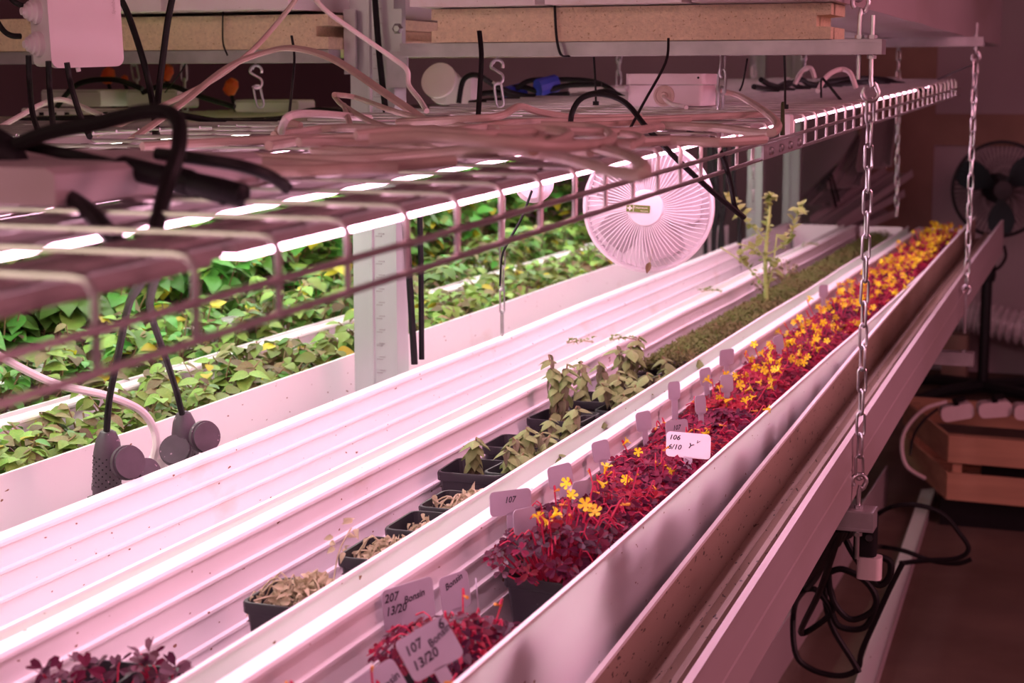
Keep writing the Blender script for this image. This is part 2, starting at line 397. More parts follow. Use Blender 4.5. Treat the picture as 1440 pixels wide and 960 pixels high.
# ------------------------------------------------------------------ beams, uprights
def beam(name, label, x0, x1, Y, zt, h=.0205, d=.04, cat='beam'):
    r = thing(name, label, cat, ((x0 + x1) / 2, Y, zt - h))
    w = .003
    MB().prism([(Y - d / 2, zt - h), (Y + d / 2, zt - h), (Y + d / 2, zt), (Y - d / 2, zt)], x0, x1, Matrix(((0, 1, 0, 0), (1, 0, 0, 0), (0, 0, 1, 0), (0, 0, 0, 1)))).part('strut', STEEL_D, r, smooth=False)
    MB().box(((x0 + x1) / 2, Y - d / 2 - .0008, zt - .003), (x1 - x0, .0016, .003)).part('lip', STEEL_D, r, smooth=False)
    MB().box(((x0 + x1) / 2, Y - d / 2 - .0008, zt - h + .003), (x1 - x0, .0016, .003)).part('lip', STEEL_D, r, smooth=False)
    return r
BZ = .061
beam('crossbeam', 'near galvanised crossbeam carrying the right-hand foam board', -1.055, atY(1240, 66, 2.36).x, 2.38, BZ)
beam('crossbeam', 'far crossbeam end in front of the shade-toned upper gutter', -1.05, atY(1384, 62, 3.9).x, 3.9, .103)
bl = beam('crossbeam', 'galvanised crossbeam carrying the left-hand yellow foam board', -2.0, -1.175, 2.38, .053)
beam('support_bar', 'strut under the gutters hung from the near chain', -1.1, -.322, 2.38, -.606, h=.03)
beam('support_bar', 'strut under the gutters hung from the far chain', -1.1, -.318, 3.9, -.606, h=.03)
beam('support_bar', 'strut under the near end of the gutters', -1.1, -.40, .7, -.606, h=.03)
for Y in (.9, 2.9, 5.0):
    t = thing('rack_leg_frame', 'metal leg frame under the far left rack, at depth mark %s' % {.9: 'nearest', 2.9: 'middle', 5.0: 'farthest'}[Y], 'rack frame', (-1.5, Y, FZ))
    MB().box((-1.53, Y, -.625), (.70, .04, .04)).part('crossbar', STEEL_D, t)
    for x in (-1.86, -1.2): MB().box((x, Y, (FZ - .645) / 2), (.04, .04, -FZ - .645)).part('leg', STEEL_D, t)
for Y in (.7, 3.9):
    t = thing('bench_leg', 'steel leg under the left end of a gutter strut, %s' % ('nearest' if Y < 2 else 'farther back'), 'leg', (-1.06, Y, FZ))
    MB().box((-1.075, Y, (FZ - .636) / 2), (.035, .035, -FZ - .636)).part('leg_tube', STEEL_D, t); MB().box((-1.075, Y, FZ + .004), (.07, .07, .008)).part('foot', STEEL_D, t)

def upright(name, label, x0, x1, Y, z0, z1, ticks=True):
    r = thing(name, label, 'post', ((x0 + x1) / 2, Y, z0)); w = x1 - x0; d = .045; t = .003
    Mz = Matrix.Identity(4)
    prof = [(x0, Y), (x0 + w * .40, Y), (x0 + w * .43, Y - .004), (x0 + w * .47, Y - .004), (x0 + w * .50, Y), (x1, Y), (x1, Y + d), (x1 - .012, Y + d), (x1 - .012, Y + d - t), (x1 - t, Y + d - t), (x1 - t, Y + t), (x0 + t, Y + t), (x0 + t, Y + d - t), (x0 + .012, Y + d - t), (x0 + .012, Y + d), (x0, Y + d)]
    n = len(prof); vs = [(p[0], p[1], z0) for p in prof] + [(p[0], p[1], z1) for p in prof]
    chan = MB().add(vs, [(i, (i + 1) % n, n + (i + 1) % n, n + i) for i in range(n)] + [tuple(range(n))[::-1], tuple(range(n, 2 * n))]).part('channel', POSTM, r, smooth=False)
    if ticks:
        me = MB().box((0, 0, 0), (.010, .002, .0022)).mesh('notch', STEEL_D)
        z = z0 + .02
        while z < z1 - .02:
            for dx in (.60, .66): inst('notch', me, chan, Matrix.Translation((x0 + w * dx - r.location.x, Y - .0006 - r.location.y, z + (.004 if dx > .62 else 0) - z0)))
            z += .022
    return r
post = upright('zinc_post', 'tall notched zinc rack post between the two racks', -1.168, -1.092, 2.42, FZ, 1.35)
MB().box((-1.083, 2.42, .5 * (.115 + -.005)), (.014, .012, .12)).part('beam_bracket', POSTM, post)
MB().lathe([(.009, -.004), (.009, 0), (.005, .004), (.0, .004)], 6, Matrix.Translation((-1.083, 2.413, .085)) @ Matrix.Rotation(math.pi / 2, 4, 'X')).part('bolt', STEEL, post)
MB().box((-1.074, 2.392, .022), (.035, .006, .055)).part('bracket_plate', STEEL_D, post)
MB().box((-1.16, 2.405, .065), (.02, .006, .10)).part('bracket_plate', STEEL_D, post)
upright('zinc_post', 'slim bluish post at the back beside the second hanging chain', -1.19, -1.14, 5.45, FZ, 1.35, ticks=False)
upright('zinc_post', 'slim bluish post farthest back, left of the leaning planks', -1.19, -1.13, 6.05, FZ, 1.35, ticks=False)

# foam boards with tongue and groove ends
def foam(label, x0, x1, z0, z1, y0, y1, endgap=True):
    r = thing('foam_board', label, 'foam board', ((x0 + x1) / 2, (y0 + y1) / 2, z0)); h = z1 - z0
    poly = [(x0, z0), (x1, z0), (x1, z0 + h * .34), (x1 - .020, z0 + h * .36), (x1 - .020, z0 + h * .66), (x1, z0 + h * .68), (x1, z1), (x0, z1), (x0, z0 + h * .68), (x0 + .01, z0 + h * .66), (x0 + .01, z0 + h * .36), (x0, z0 + h * .34)]
    st = [(0, y0, 0), (0, y1, (y1 - y0) * .004)]
    MB().sweep(poly, st).part('board', FOAM, r, smooth=False)
    return r
foam('thick foam board with a grooved end on the right-hand beam', atY(606, 30, 2.35).x, atY(1168, 30, 2.35).x, .0615, .1105, 2.352, 2.47)
lf = foam('yellow foam board on the left-hand beam behind the junction box', -2.0, -1.172, .0535, .106, 2.352, 3.5)
# white trays lying on the left foam
gutter('pinkish white upper gutter lying on the left foam board', -1.40, -1.20, .262, .15, 2.28, 5.0, near_cap=True)
gutter('white upper gutter above the junction box', -1.62, -1.42, .262, .15, 2.28, 5.0, near_cap=True)

# ------------------------------------------------------------------ chains, hooks
def link_mesh(L=.040, Wd=.0155, r=.0021, name='link'):
    pts = []
    R = Wd / 2 - r; H = L / 2 - r - R
    for k in range(7): a = math.pi * k / 6; pts.append((R * math.cos(a), 0, H + R * math.sin(a)))
    for k in range(7): a = math.pi + math.pi * k / 6; pts.append((R * math.cos(a), 0, -H + R * math.sin(a)))
    return MB().tube(pts, r, 8, closed=True).mesh(name, STEEL)
LINK = link_mesh()
LINK_LONG = link_mesh(.046, .0120, .0015)
def chain(label, top, bot, me=LINK, pitch=.0316, yaw=.25, group=None):
    top = Vector(top); bot = Vector(bot); d = bot - top; n = max(1, round(d.length / pitch)); u = d.normalized()
    r = thing('hanging_chain', label, 'chain', tuple(top), group)
    q = Vector((0, 0, -1)).rotation_difference(u).to_matrix().to_4x4()
    for i in range(n):
        M = Matrix.Translation(u * (d.length * (i + .5) / n)) @ q @ Matrix.Rotation(yaw + YAW + (math.pi / 2 if i % 2 else 0) + U(-.15, .15), 4, 'Z') @ Matrix.Rotation(U(-.03, .03), 4, 'Y')
        inst('link', me, r, M)
    return r
def eye_bolt(label, eye, up=True, L=.07, R=.011, r=.0034, nut=None, yaw=YAW):
    e = Vector(eye); s = 1 if up else -1
    t = thing('eye_bolt', label, 'eye bolt', tuple(e))
    pts = [(0, 0, L * s), (0, 0, R * 1.5 * s), (R * .55, 0, R * 1.15 * s)]
    for k in range(9): a = math.radians(40 - k * 32.5); pts.append((R * math.cos(a), 0, R * math.sin(a) * s))
    M = Matrix.Translation(e) @ Matrix.Rotation(yaw, 4, 'Z')
    MB().tube(spl(pts, 3), r, 8, M=M).part('shank', STEEL, t)
    for z in (nut or []):
        MB().lathe([(.0065, 0), (.0065, .005)], 6, Matrix.Translation((e.x, e.y, z))).part('nut', STEEL, t)
    return t
def s_hook(label, top, L=.036, r=.0024, yaw=YAW + .2):
    t = Vector(top); R = L * .25
    pts = []
    for k in range(9): a = math.radians(-20 + 27 * k); pts.append((R * math.cos(a) , 0, -R + R * math.sin(a)))
    for k in range(1, 9): a = math.radians(100 - 30 * k); pts.append((R * math.cos(a), 0, -3 * R + R * math.sin(a)))
    return MB().tube(spl(pts, 2), r, 8, M=Matrix.Translation(t) @ Matrix.Rotation(yaw, 4, 'Z')).thing('s_hook', STEEL, label, 'hook', origin=tuple(t))
X2, Y2 = -.337, 2.36
p = atY(1221, 136, 2.36); nx = p.x
eye_bolt('steel eye bolt through the near crossbeam holding the long chain', (nx, 2.38, p.z + .005), True, L=BZ - p.z + .028, nut=(BZ + .001, BZ - .0265))
e2 = eye_bolt('steel eye bolt standing on the near crossbeam beside the foam end', (atY(1207, 5, 2.36).x, 2.38, atY(1207, 3, 2.36).z), False, L=.105, nut=(BZ + .001,))
chain('long steel chain down to the strut in front of the oxalis gutter', (nx, 2.38, p.z - .004), (atY(1208, 672, 2.38).x, 2.38, atY(1208, 672, 2.38).z), group=None)
pb = atY(1208, 688, 2.38)
eye_bolt('steel eye bolt at the foot of the long near chain', (pb.x, 2.38, pb.z + .012), False, L=.115, R=.010, nut=(-.606, -.647))
q0 = atY(1206, -70, 2.38)
chain('short chain above the near crossbeam, cut off by the picture top', (q0.x, 2.38, q0.z + .03), (atY(1207, 0, 2.38).x, 2.38, atY(1207, 0, 2.38).z), group=None)
q0 = atY(1372, 84, 3.9); q1 = atY(1359, 405, 3.9)
eye_bolt('small eye bolt under the far crossbeam end', (q0.x, 3.9, q0.z + .006), True, L=.075, R=.009, nut=(.104, .076))
chain('steel chain on the aisle side at the far end of the bench', (q0.x, 3.9, q0.z), (q1.x, 3.9, q1.z))
eye_bolt('small eye bolt at the foot of the far aisle chain', (q1.x, 3.9, q1.z - .004), False, L=.10, R=.009, nut=(-.606,))
chain('chain hanging free past the far end of the bench, right of the posts', atY(1264, 40, 5.15), atY(1261, 305, 5.15))
chain('chain hanging beside the slim bluish post at the back', atY(1060, 60, 4.85), atY(1058, 298, 4.85))
chain('thin long-linked chain dangling over the empty gutter', atX(707, 215, -1.0), atX(706, 470, -1.0), me=LINK_LONG, pitch=.0385, yaw=.5)
for (x, y0, lb, Y) in ((360, 92, 'steel S hook under the left-hand foam board', 2.38), (699, 84, 'steel S hook under the right-hand foam board', 2.38)):
    t = atY(x, y0, Y); s_hook(lb, (t.x, Y, t.z))
    MB().tube([(t.x - .006, Y, t.z - .006), (t.x, Y, t.z + .004), (t.x + .002, Y, .041 if x > 500 else .034)], .0016, 6).thing('hook_eye', STEEL, 'small eye screw above the %s S hook' % ('left' if x < 500 else 'right'), 'eye screw')
    chain('short chain from the %s S hook down to the wire shelf' % ('left' if x < 500 else 'right'), (t.x + .001, Y, t.z - .034), (t.x + .003, Y + .005, zs(Y) + .004), pitch=.030)
t = atY(1017, 78, 2.38); chain('twisted chain from the beam to the shelf right of the pink box', (t.x, 2.38, .040), (t.x - .004, 2.385, zs(2.38) + .004), pitch=.027, yaw=.9)
t = atY(870, 80, 3.9); chain('chain far behind the pink box down to the shelf', (t.x, 3.9, .08), (t.x, 3.9, zs(3.9)), pitch=.030)
t = atY(180, 70, 3.0); chain('pale chain over the left shelf behind the black cables', (t.x, 3.0, .10), (t.x + .03, 3.0, ZLS + .005), pitch=.030)
t = atY(258, 75, 3.0); chain('thin chain over the left shelf under the yellow foam', (t.x, 3.0, .10), (t.x, 3.0, ZLS + .005), pitch=.030)
t = atY(1200, 70, 5.0); chain('short chain under the far crossbeam left of the long chain', (t.x, 4.2, .09), (t.x + .01, 4.2, zs(4.2) + .02), pitch=.030)

# ------------------------------------------------------------------ wire shelves
XL, XS = -.42, -1.045
def shelf(label, xl, xs, y0, y1, lip=True, rods=13, pitch=.0835, ph=.696, zs=zs):
    r = thing('wire_shelf', label, 'shelf', ((xl + xs) / 2, (y0 + y1) / 2, zs((y0 + y1) / 2) - .042))
    o = Vector(r.location)
    if lip:
        pts = [(xs, 0, 0), (xl - .012, 0, 0), (xl - .004, 0, -.001), (xl, 0, -.006), (xl, 0, -.0415)]
        if xl < xs: pts = [(xs, 0, 0), (xl, 0, 0)]
    else: pts = [(xs, 0, 0), (xl, 0, 0)]
    me = MB().tube(pts, .00215, 7).mesh('cross_wire', WIRE)
    y = ph - pitch * math.floor((ph - y0) / pitch)
    while y < y1:
        inst('cross_wire', me, r, Matrix.Translation(Vector((0, y, zs(y))) - o)); y += pitch
    n = int((y1 - y0) / .3)
    for k in range(rods):
        x = xs + (xl - .03 - xs) * k / (rods - 1)
        MB().tube([(x, y0, zs(y0) - .0036), (x, y1, zs(y1) - .0036)], .0018, 6).part('long_wire', WIRE, r)
    if lip:
        for dz, yo in ((-.022, .0), (-.0405, 0)):
            MB().tube([(xl + .0035, y0, zs(y0) + dz), (xl + .0035, y1, zs(y1) + dz)], .0024, 8).part('front_rail', WIRE, r)
    return r
shelf_main = shelf('long wire shelf with a downturned front lip hung over the gutters', XL, XS, .33, 4.36)
# joiner plate with bolts on the front lip
j0 = atX(1072, 208, XL + .008); j1 = atX(1127, 196, XL + .008)
jm = (j0 + j1) / 2
Mj = Matrix.Translation((XL + .0085, jm.y, zs(jm.y) - .0315)) @ Matrix.Rotation(math.atan(SHK), 4, 'X')
MB().box((0, 0, 0), (.003, j1.y - j0.y, .017), Mj).part('joiner_plate', STEEL_D, shelf_main)
for k in range(4): MB().lathe([(.005, 0), (.005, .003), (.0035, .005)], 10, Mj @ Matrix.Translation((.0015, (j1.y - j0.y) * (-.36 + .24 * k), 0)) @ Matrix.Rotation(math.pi / 2, 4, 'Y')).part('bolt', STEEL, shelf_main)
shelf('wire shelf of the far left rack with white light under it', -1.19, -1.86, .5, 4.9, lip=False, rods=15, pitch=.05, zs=lambda Y: ZLS)

# ------------------------------------------------------------------ lamps
def batten(label, x, y0, y1, lit=True, led=LEDM, drop=.0065, w=.036, group=None, zs=zs):
    r = thing('led_batten', label, 'lamp', (x, (y0 + y1) / 2, zs((y0 + y1) / 2) - drop - .026), group)
    p = [(x - w / 2, -drop - .0130), (x + w / 2, -drop - .0130), (x + w / 2, -drop), (x - w / 2, -drop)]
    MB().sweep(p, [(0, y0, zs(y0)), (0, y1, zs(y1))]).part('housing', HOUSE, r, smooth=False)
    q = [(x - w * .46, -drop - .0172), (x + w * .46, -drop - .0172), (x + w * .5, -drop - .0132), (x - w * .5, -drop - .0132)] if led is LEDM else [(x - w * .38, -drop - .0155), (x + w * .38, -drop - .0155), (x + w * .38, -drop - .0132), (x - w * .38, -drop - .0132)]
    MB().sweep(q, [(0, y0 + .012, zs(y0)), (0, y1 - .012, zs(y1))]).part('diffuser', led if lit else HOUSE, r, smooth=False)
    return r
rows = (-.50, -.635, -.78, -.93)
nm = ('aisle side', 'second row from the aisle', 'third row from the aisle', 'row nearest the zinc post')
for k, x in enumerate(rows):
    for (y0, y1, lb) in ((.845, 2.05, 'near'), (2.065, 3.27, 'middle'), (3.29, 4.28, 'far')):
        batten('glowing pink light bar under the wire shelf, %s, %s bar' % (nm[k], lb), x, y0 - (.08 if k else 0), y1 + (.42 if k and lb == 'far' else 0), drop=.0065 if lb != 'far' else .003)  # inner far bars get added length past the shelf to brighten the end caps
    batten('unlit end of the light bar row at the near left, %s' % nm[k], x, .36, .745 if k else .83, lit=False)
for k, x in enumerate((-1.33, -1.53, -1.74)):
    for (y0, y1, lb) in ((.7, 2.0, 'near'), (2.05, 3.35, 'middle'), (3.4, 4.7, 'far')):
        batten('white light bar under the far left shelf, row %s, %s bar' % (('beside the post', 'in the middle', 'at the wall')[k], lb), x, y0, y1, led=LEDW, w=.055, drop=.007, zs=lambda Y: ZLS)

# ------------------------------------------------------------------ cables and ties
def cable(name, label, pts, r, m, cat='cable', group=None, k=6, n=8, flat=1.0):
    return MB().tube(spl(pts, k), r, n, flat=flat).thing(name, m, label, cat, group=group)
def D(*L):                                     # path on the shelf: (x, y, height above the wires)
    return [deck(x, y, h + .003) for x, y, h in L]
def Ys(*L): return [atY(x, y, Y) for x, y, Y in L]
# pale cable coil spread over the shelf
coil = [
 ((378, 205, .010), (440, 196, .008), (520, 193, .010), (610, 200, .012), (700, 208, .012), (790, 222, .012), (850, 238, .018), (900, 246, .020), (905, 232, .024), (872, 216, .018), (800, 200, .014), (720, 190, .012)),
 ((470, 135, .030), (485, 150, .022), (540, 178, .016), (640, 190, .016), (740, 195, .014), (830, 186, .014), (900, 192, .012), (880, 208, .010), (800, 214, .010)),
 ((470, 133, .034), (500, 137, .026), (560, 158, .016), (640, 176, .012), (720, 180, .012), (820, 176, .010), (900, 172, .008), (970, 168, .006)),
 ((484, 148, .022), (490, 168, .016), (500, 182, .012), (560, 188, .020), (660, 196, .022), (760, 205, .018), (850, 200, .016), (890, 205, .014)),
 ((385, 190, .008), (470, 180, .012), (560, 182, .024), (650, 186, .024), (740, 200, .022), (760, 196, .022)),
 ((200, 206, .006), (300, 200, .006), (420, 195, .007), (520, 192, .008), (640, 184, .014), (730, 172, .010), (830, 170, .008), (960, 166, .006), (1080, 160, .005)),
 ((560, 172, .012), (640, 168, .018), (700, 164, .020), (730, 150, .026), (760, 158, .018), (820, 166, .010), (900, 164, .008)),
 ((420, 200, .014), (520, 200, .010), (600, 206, .008), (690, 214, .008), (760, 206, .018), (800, 190, .022), (770, 182, .024), (700, 184, .024)),
 ((500, 190, .026), (580, 184, .028), (680, 190, .026), (780, 184, .020), (870, 186, .014), (930, 178, .010)),
 ((440, 210, .006), (520, 214, .006), (600, 216, .006), (680, 214, .009), (780, 210, .012), (830, 214, .012)),
 ((150, 226, .005), (260, 222, .005), (380, 222, .005), (500, 224, .005), (600, 216, .008), (690, 208, .016), (750, 212, .020)),
 ((520, 196, .030), (600, 192, .032), (700, 200, .030), (800, 206, .024), (860, 196, .018), (840, 180, .016), (760, 176, .018)),
]
for i, c in enumerate(coil):
    cable('cable', ('beige cable looping over the shelf edge at the right end of the coil' if i == 0 else 'dusty beige cable in the tangled coil lying on the wire shelf'), D(*c), .0042 if i not in (1, 2, 3) else .0034, BEIGE, group=None if i == 0 else 'beige cables coiled on the shelf', k=5)
for i, c in enumerate([
 ((60, 232, .006), (180, 224, .006), (330, 226, .006), (470, 234, .006), (560, 236, .005)),
 ((300, 236, .005), (420, 240, .005), (540, 234, .006), (640, 226, .008)),
 ((840, 205, .006), (940, 198, .006), (1010, 200, .006), (1075, 196, .006)),
 ((930, 176, .006), (1010, 180, .005), (1060, 186, .006), (1090, 184, .010), (1086, 165, .012), (1040, 135, .016), (1010, 128, .02))]):
    cable('cable', ('beige cable lying along the shelf near the inline connector', 'short beige cable on the shelf left of the coil', 'pink beige cable along the shelf front by the joiner plate', 'beige cable bent back beside the green stake')[i], D(*c), .0045, BEIGE)
# arcs hanging across the front
cable('cable', 'thick beige cable arching over the left beam in front of the post', Ys((185, 196, 1.75), (250, 150, 1.85), (320, 95, 1.95), (375, 73, 2.0), (415, 68, 2.0), (470, 84, 1.98), (540, 130, 1.9), (600, 172, 1.82), (640, 212, 1.72)), .0062, BEIGE, flat=.55)
cable('cable', 'thin beige cable rising from the shelf to the picture top', Ys((135, 190, 1.9), (225, 150, 1.95), (300, 112, 2.0), (350, 75, 2.05), (385, 38, 2.1), (415, 0, 2.1), (430, -30, 2.1)), .0036, BEIGE)
cable('cable', 'pale pink cable running down across the post to the shelf', Ys((430, -20, 2.2), (455, 12, 2.2), (500, 45, 2.22), (550, 80, 2.25), (572, 98, 2.25), (575, 120, 2.25), (590, 140, 2.22), (600, 156, 2.15)), .0038, WCABLE)
cable('cable', 'white cable plugged into the shelf below the S hook', D((395, 190, .006), (398, 176, .02), (410, 162, .03), (450, 160, .024), (520, 166, .012)), .0040, WCABLE)
MB().tube(Ys((390, 186, 1.78), (402, 186, 1.78)), .0075, 10).thing('cable_gland', BEIGE, 'beige rubber cable gland on the shelf beside the black tie', 'gland')
MB().tube(Ys((408, 176, 1.8), (422, 180, 1.8)), .0075, 10).thing('cable_gland', BEIGE, 'small beige gland on the shelf under the black tie', 'gland')
# black hanging cables at the left
hang = [((165, -10, 2.0), (180, 20, 2.0), (200, 80, 2.0), (212, 130, 2.0), (220, 185, 1.95), (222, 200, 1.9)),
        ((244, -10, 2.0), (236, 30, 2.0), (228, 90, 2.0), (222, 140, 1.98), (218, 200, 1.9)),
        ((40, 78, 1.75), (42, 120, 1.75), (46, 160, 1.7), (56, 190, 1.65)),
        ((68, 86, 1.75), (70, 130, 1.75), (74, 170, 1.7), (76, 190, 1.65)),
        ((94, 88, 1.75), (100, 120, 1.75), (112, 160, 1.7), (126, 192, 1.62)),
        ((-10, 20, 1.75), (4, 42, 1.75), (16, 50, 1.75), (29, 51, 1.76)),
        ((8, -20, 1.75), (16, -2, 1.75), (24, 5, 1.75), (33, 8, 1.76))]
hl = ['thick black cable hanging just right of the junction box', 'thick black cable hanging straight from the top beside the other one', 'black cable from the lower left corner of the junction box', 'black cable from the middle of the junction box underside', 'black cable slanting from under the junction box to the shelf', 'black cable curving into the lower side grommet of the junction box', 'black cable entering the upper side grommet of the junction box']
for c, l in zip(hang, hl): cable('cable', l, Ys(*c), .0036 if c[0][0] < 100 else .0046, BLACKC)
# blurred foreground cables on the near shelf end
cable('cable', 'out of focus black cable looping up in front of the shelf', Ys((-30, 232, .95), (20, 205, .95), (70, 186, .95), (140, 172, .95), (200, 158, .95), (236, 158, .95), (252, 175, .94), (250, 215, .92), (235, 260, .90), (222, 310, .86), (215, 350, .83), (213, 368, .82)), .0052, BLACKC)
cable('cable', 'out of focus black cable bending down at the near left', Ys((-40, 262, .90), (20, 262, .90), (70, 266, .89), (115, 290, .87), (150, 325, .84), (172, 350, .82), (184, 366, .81)), .0058, BLACKC)
cable('cable', 'black cable running into the left end of the inline connector', Ys((-20, 195, .98), (40, 205, .97), (110, 220, .97), (165, 233, .96)), .0042, BLACKC)
cable('cable', 'black cable leaving the inline connector and bending to the shelf', Ys((220, 216, .97), (280, 224, .97), (340, 234, .98), (380, 248, 1.0), (404, 264, 1.03)), .0044, BLACKC)
ic = thing('inline_connector', 'black round inline cable connector lying over the shelf', 'connector', tuple(atY(260, 262, .95)))
a, b = atY(162, 232, .955), atY(352, 278, .945); d = (b - a)
def along(t): return a + d * t
MB().tube([along(0), along(.04), along(.06), along(.46), along(.48)], [.0045, .0068, .0078, .0078, .0078], 16).part('plug_body', BLACK, ic)
MB().tube([along(.47), along(.49), along(.56), along(.58)], [.0086, .0092, .0092, .0082], 12).part('lock_ring', BLACK, ic)
MB().tube([along(.57), along(.80), along(.95), along(.97)], [.0080, .0086, .0080, .0040], 16).part('socket_body', BLACK, ic)
bb = MB()
p = atY(8, 222, .95); MB().tube([p + Vector((-.02, 0, .012)), p, p + Vector((.012, 0, -.004))], [.014, .016, .008], 12).thing('cable_connector', BLACK, 'blurred black connector at the left picture edge', 'connector')
# driver box on the shelf, near left
dr = thing('lamp_driver', 'flat mauve lamp driver box lying on the near shelf', 'driver box', (-.68, .98, zs(.98)))
b_ = MB(); b_.prism([(-.80, zs(.95) + .001), (-.615, zs(.95) + .001), (-.615, zs(.95) + .020), (-.622, zs(.95) + .024), (-.793, zs(.95) + .024), (-.80, zs(.95) + .020)], .86, 1.12); b_.part('case', HOUSE, dr)
MB().box((-.70, .858, zs(.95) + .012), (.05, .006, .012)).part('cable_exit', BLACK, dr)
# twin tie where the cables pass the lip
ty = thing('zip_tie', 'black zip tie holding the two cables at the near shelf lip', 'zip tie', tuple(atY(200, 370, .80)))
MB().tube(spl(Ys((158, 370, .80), (180, 376, .795), (205, 370, .795), (250, 366, .80)), 4), .0048, 8).part('strap', BLACK, ty)
MB().box(atY(178, 372, .79), (.012, .010, .010)).part('head', BLACK, ty); MB().box(atY(236, 366, .79), (.016, .010, .008)).part('head', BLACK, ty)
# cables down to the rubber sockets
for (pts, l) in ((((214, 378, .84), (196, 400, 1.10), (180, 432, 1.40), (166, 500, 1.55), (154, 560, 1.62), (150, 606, 1.63)), 'black cable down to the left rubber socket'),
                 (((224, 378, .845), (214, 405, 1.15), (212, 440, 1.48), (232, 500, 1.68), (248, 550, 1.78), (256, 582, 1.80)), 'black cable down to the right rubber socket')):
    cable('cable', l, Ys(*pts), .0040, BLACKC)
cable('cable', 'thick pink white cable curving down behind the rubber sockets', Ys((-20, 488, 1.6), (20, 512, 1.65), (80, 540, 1.7), (150, 556, 1.75), (195, 575, 1.8), (215, 600, 1.82), (220, 625, 1.82), (216, 650, 1.82), (222, 690, 1.82)), .0052, WCABLE)
MB().lathe([(.006, .0), (.012, -.010), (.013, -.05), (.011, -.055)], 14, Matrix.Translation(atY(222, 632, 1.83))).thing('plug', WCABLE, 'white plug partly hidden behind the rubber sockets', 'plug')
def rubber_socket(label, top, bottom, Y, lids):
    t = atY(*top, Y); b = atY(*bottom, Y)
    r = thing('rubber_socket', label, 'socket', tuple(b)); h = (t - b).length; u = (t - b).normalized()
    q = Vector((0, 0, 1)).rotation_difference(u).to_matrix().to_4x4(); M = Matrix.Translation(b) @ q
    R = .0165
    body = MB().lathe([(R * .96, -.012), (R, 0), (R * 1.02, h * .12), (R, h * .62), (R * .86, h * .82), (R * .55, h * .97), (R * .3, h)], 24, M).part('body', SOCK, r)
    MB().lathe([(R * 1.08, .002), (R * 1.08, .008)], 24, M).part('collar', SOCK, r)
    MB().box((R * -.9, -.004, -.014), (.010, .012, .012), M).part('hinge', BLACK, r)
    nub = MB().box((0, 0, 0), (.0016, .0010, .0016)).mesh('grip_nub', BLACK)
    for i in range(9):
        for k in range(12):
            a = 2 * math.pi * (k + .5 * (i % 2)) / 12; z = h * (.12 + .056 * i)
            inst('grip_nub', nub, body, Matrix.Translation(b - Vector(r.location)) @ q @ Matrix.Rotation(a, 4, 'Z') @ Matrix.Translation((0, -R * 1.01, z)))
    for (x, y, rx, face) in lids:
        c = atY(x, y, Y + .030 if rx == .0185 else Y - .022); f = Vector(face).normalized(); qq = Vector((0, 0, 1)).rotation_difference(f).to_matrix().to_4x4()
        MB().lathe([(rx * .9, -.008), (rx, -.008), (rx, -.0015), (rx * .92, -.0015), (rx * .92, .003), (rx * .88, .003)], 28, Matrix.Translation(c) @ qq).part('lid', SOCK, r, label='round flip lid')
    return r
rubber_socket('black rubber extension socket hanging at the left, two round lids open', (152, 604), (150, 690), 1.64, [(182, 650, .0205, (1.0, -.55, .25)), (210, 664, .0185, (1.0, -.2, .45))])
rubber_socket('black rubber extension socket hanging at the right, beside the white plug', (258, 578), (262, 660), 1.82, [(246, 632, .0205, (.35, -1.0, .55)), (290, 614, .0205, (1.0, -.55, .15))])

# slim black ties and straps
def tie(label, pts, r=.0022, head=None, flat=.5):
    t = thing('zip_tie', label, 'zip tie', tuple(pts[0])); n = len(spl(pts, 5))
    MB().tube(spl(pts, 5), r, 6, flat=flat).part('strap', BLACK, t)
    if head is not None: MB().box(head, (.008, .006, .006)).part('head', BLACK, t)
    return t
tie('long black zip tie standing on the shelf left of the coil', Ys((410, 50, 2.1), (414, 80, 2.1), (411, 120, 2.05), (407, 160, 1.9), (406, 190, 1.78)), .0036)
tie('black zip tie standing upright from the middle of the coil', Ys((674, 44, 2.05), (677, 78, 2.02), (675, 120, 1.95), (672, 170, 1.86)), .0036)
tie('black zip tie around the left foam board', Ys((314, -8, 2.345), (313, 40, 2.345), (314, 62, 2.34), (320, 78, 2.34)), .0026)
tie('black zip tie around the right foam board and its beam', Ys((780, 8, 2.345), (782, 45, 2.345), (785, 66, 2.345), (790, 78, 2.345), (800, 79, 2.36)), .0032)
tie('thin black tie crossing in front of the pink box', Ys((940, 54, 2.0), (936, 88, 1.95), (905, 145, 1.82), (878, 196, 1.72)), .0018)
tie('black zip tie hanging from the beam right of the S hook', Ys((835, 80, 2.4), (837, 110, 2.4), (838, 145, 2.4)), .0026, atY(838, 145, 2.4))
tie('black zip tie hanging from the beam above the green stake', Ys((1103, 78, 2.3), (1104, 110, 2.3), (1104, 150, 2.25)), .0024, atY(1104, 150, 2.25))
tie('black zip tie forked over the far shelf', Ys((1155, 143, 2.9), (1155, 112, 2.9), (1162, 116, 2.9), (1184, 143, 2.8)), .0026, atY(1155, 143, 2.9))
tie('slanting black tie left of the twisted chain', Ys((1051, 82, 2.6), (1045, 115, 2.6), (1040, 128, 2.6)), .0022)
tie('short black tie on the mesh at the left of the coil', Ys((566, 200, 1.62), (566, 212, 1.6), (564, 226, 1.58)), .0030, atY(566, 206, 1.6))
tie('black strap dangling beneath the white round base', Ys((748, 268, 2.02), (734, 305, 2.02), (716, 338, 2.02), (706, 360, 2.03), (703, 402, 2.03)), .0026)
tie('thin black tie crossed on the far left shelf', Ys((272, 66, 2.6), (255, 100, 2.6), (232, 130, 2.6)), .0020)
tie('black strap running down the front of the zinc post', Ys((526, -20, 2.40), (532, 60, 2.40), (538, 120, 2.40), (543, 160, 2.40)), .0052, flat=1)
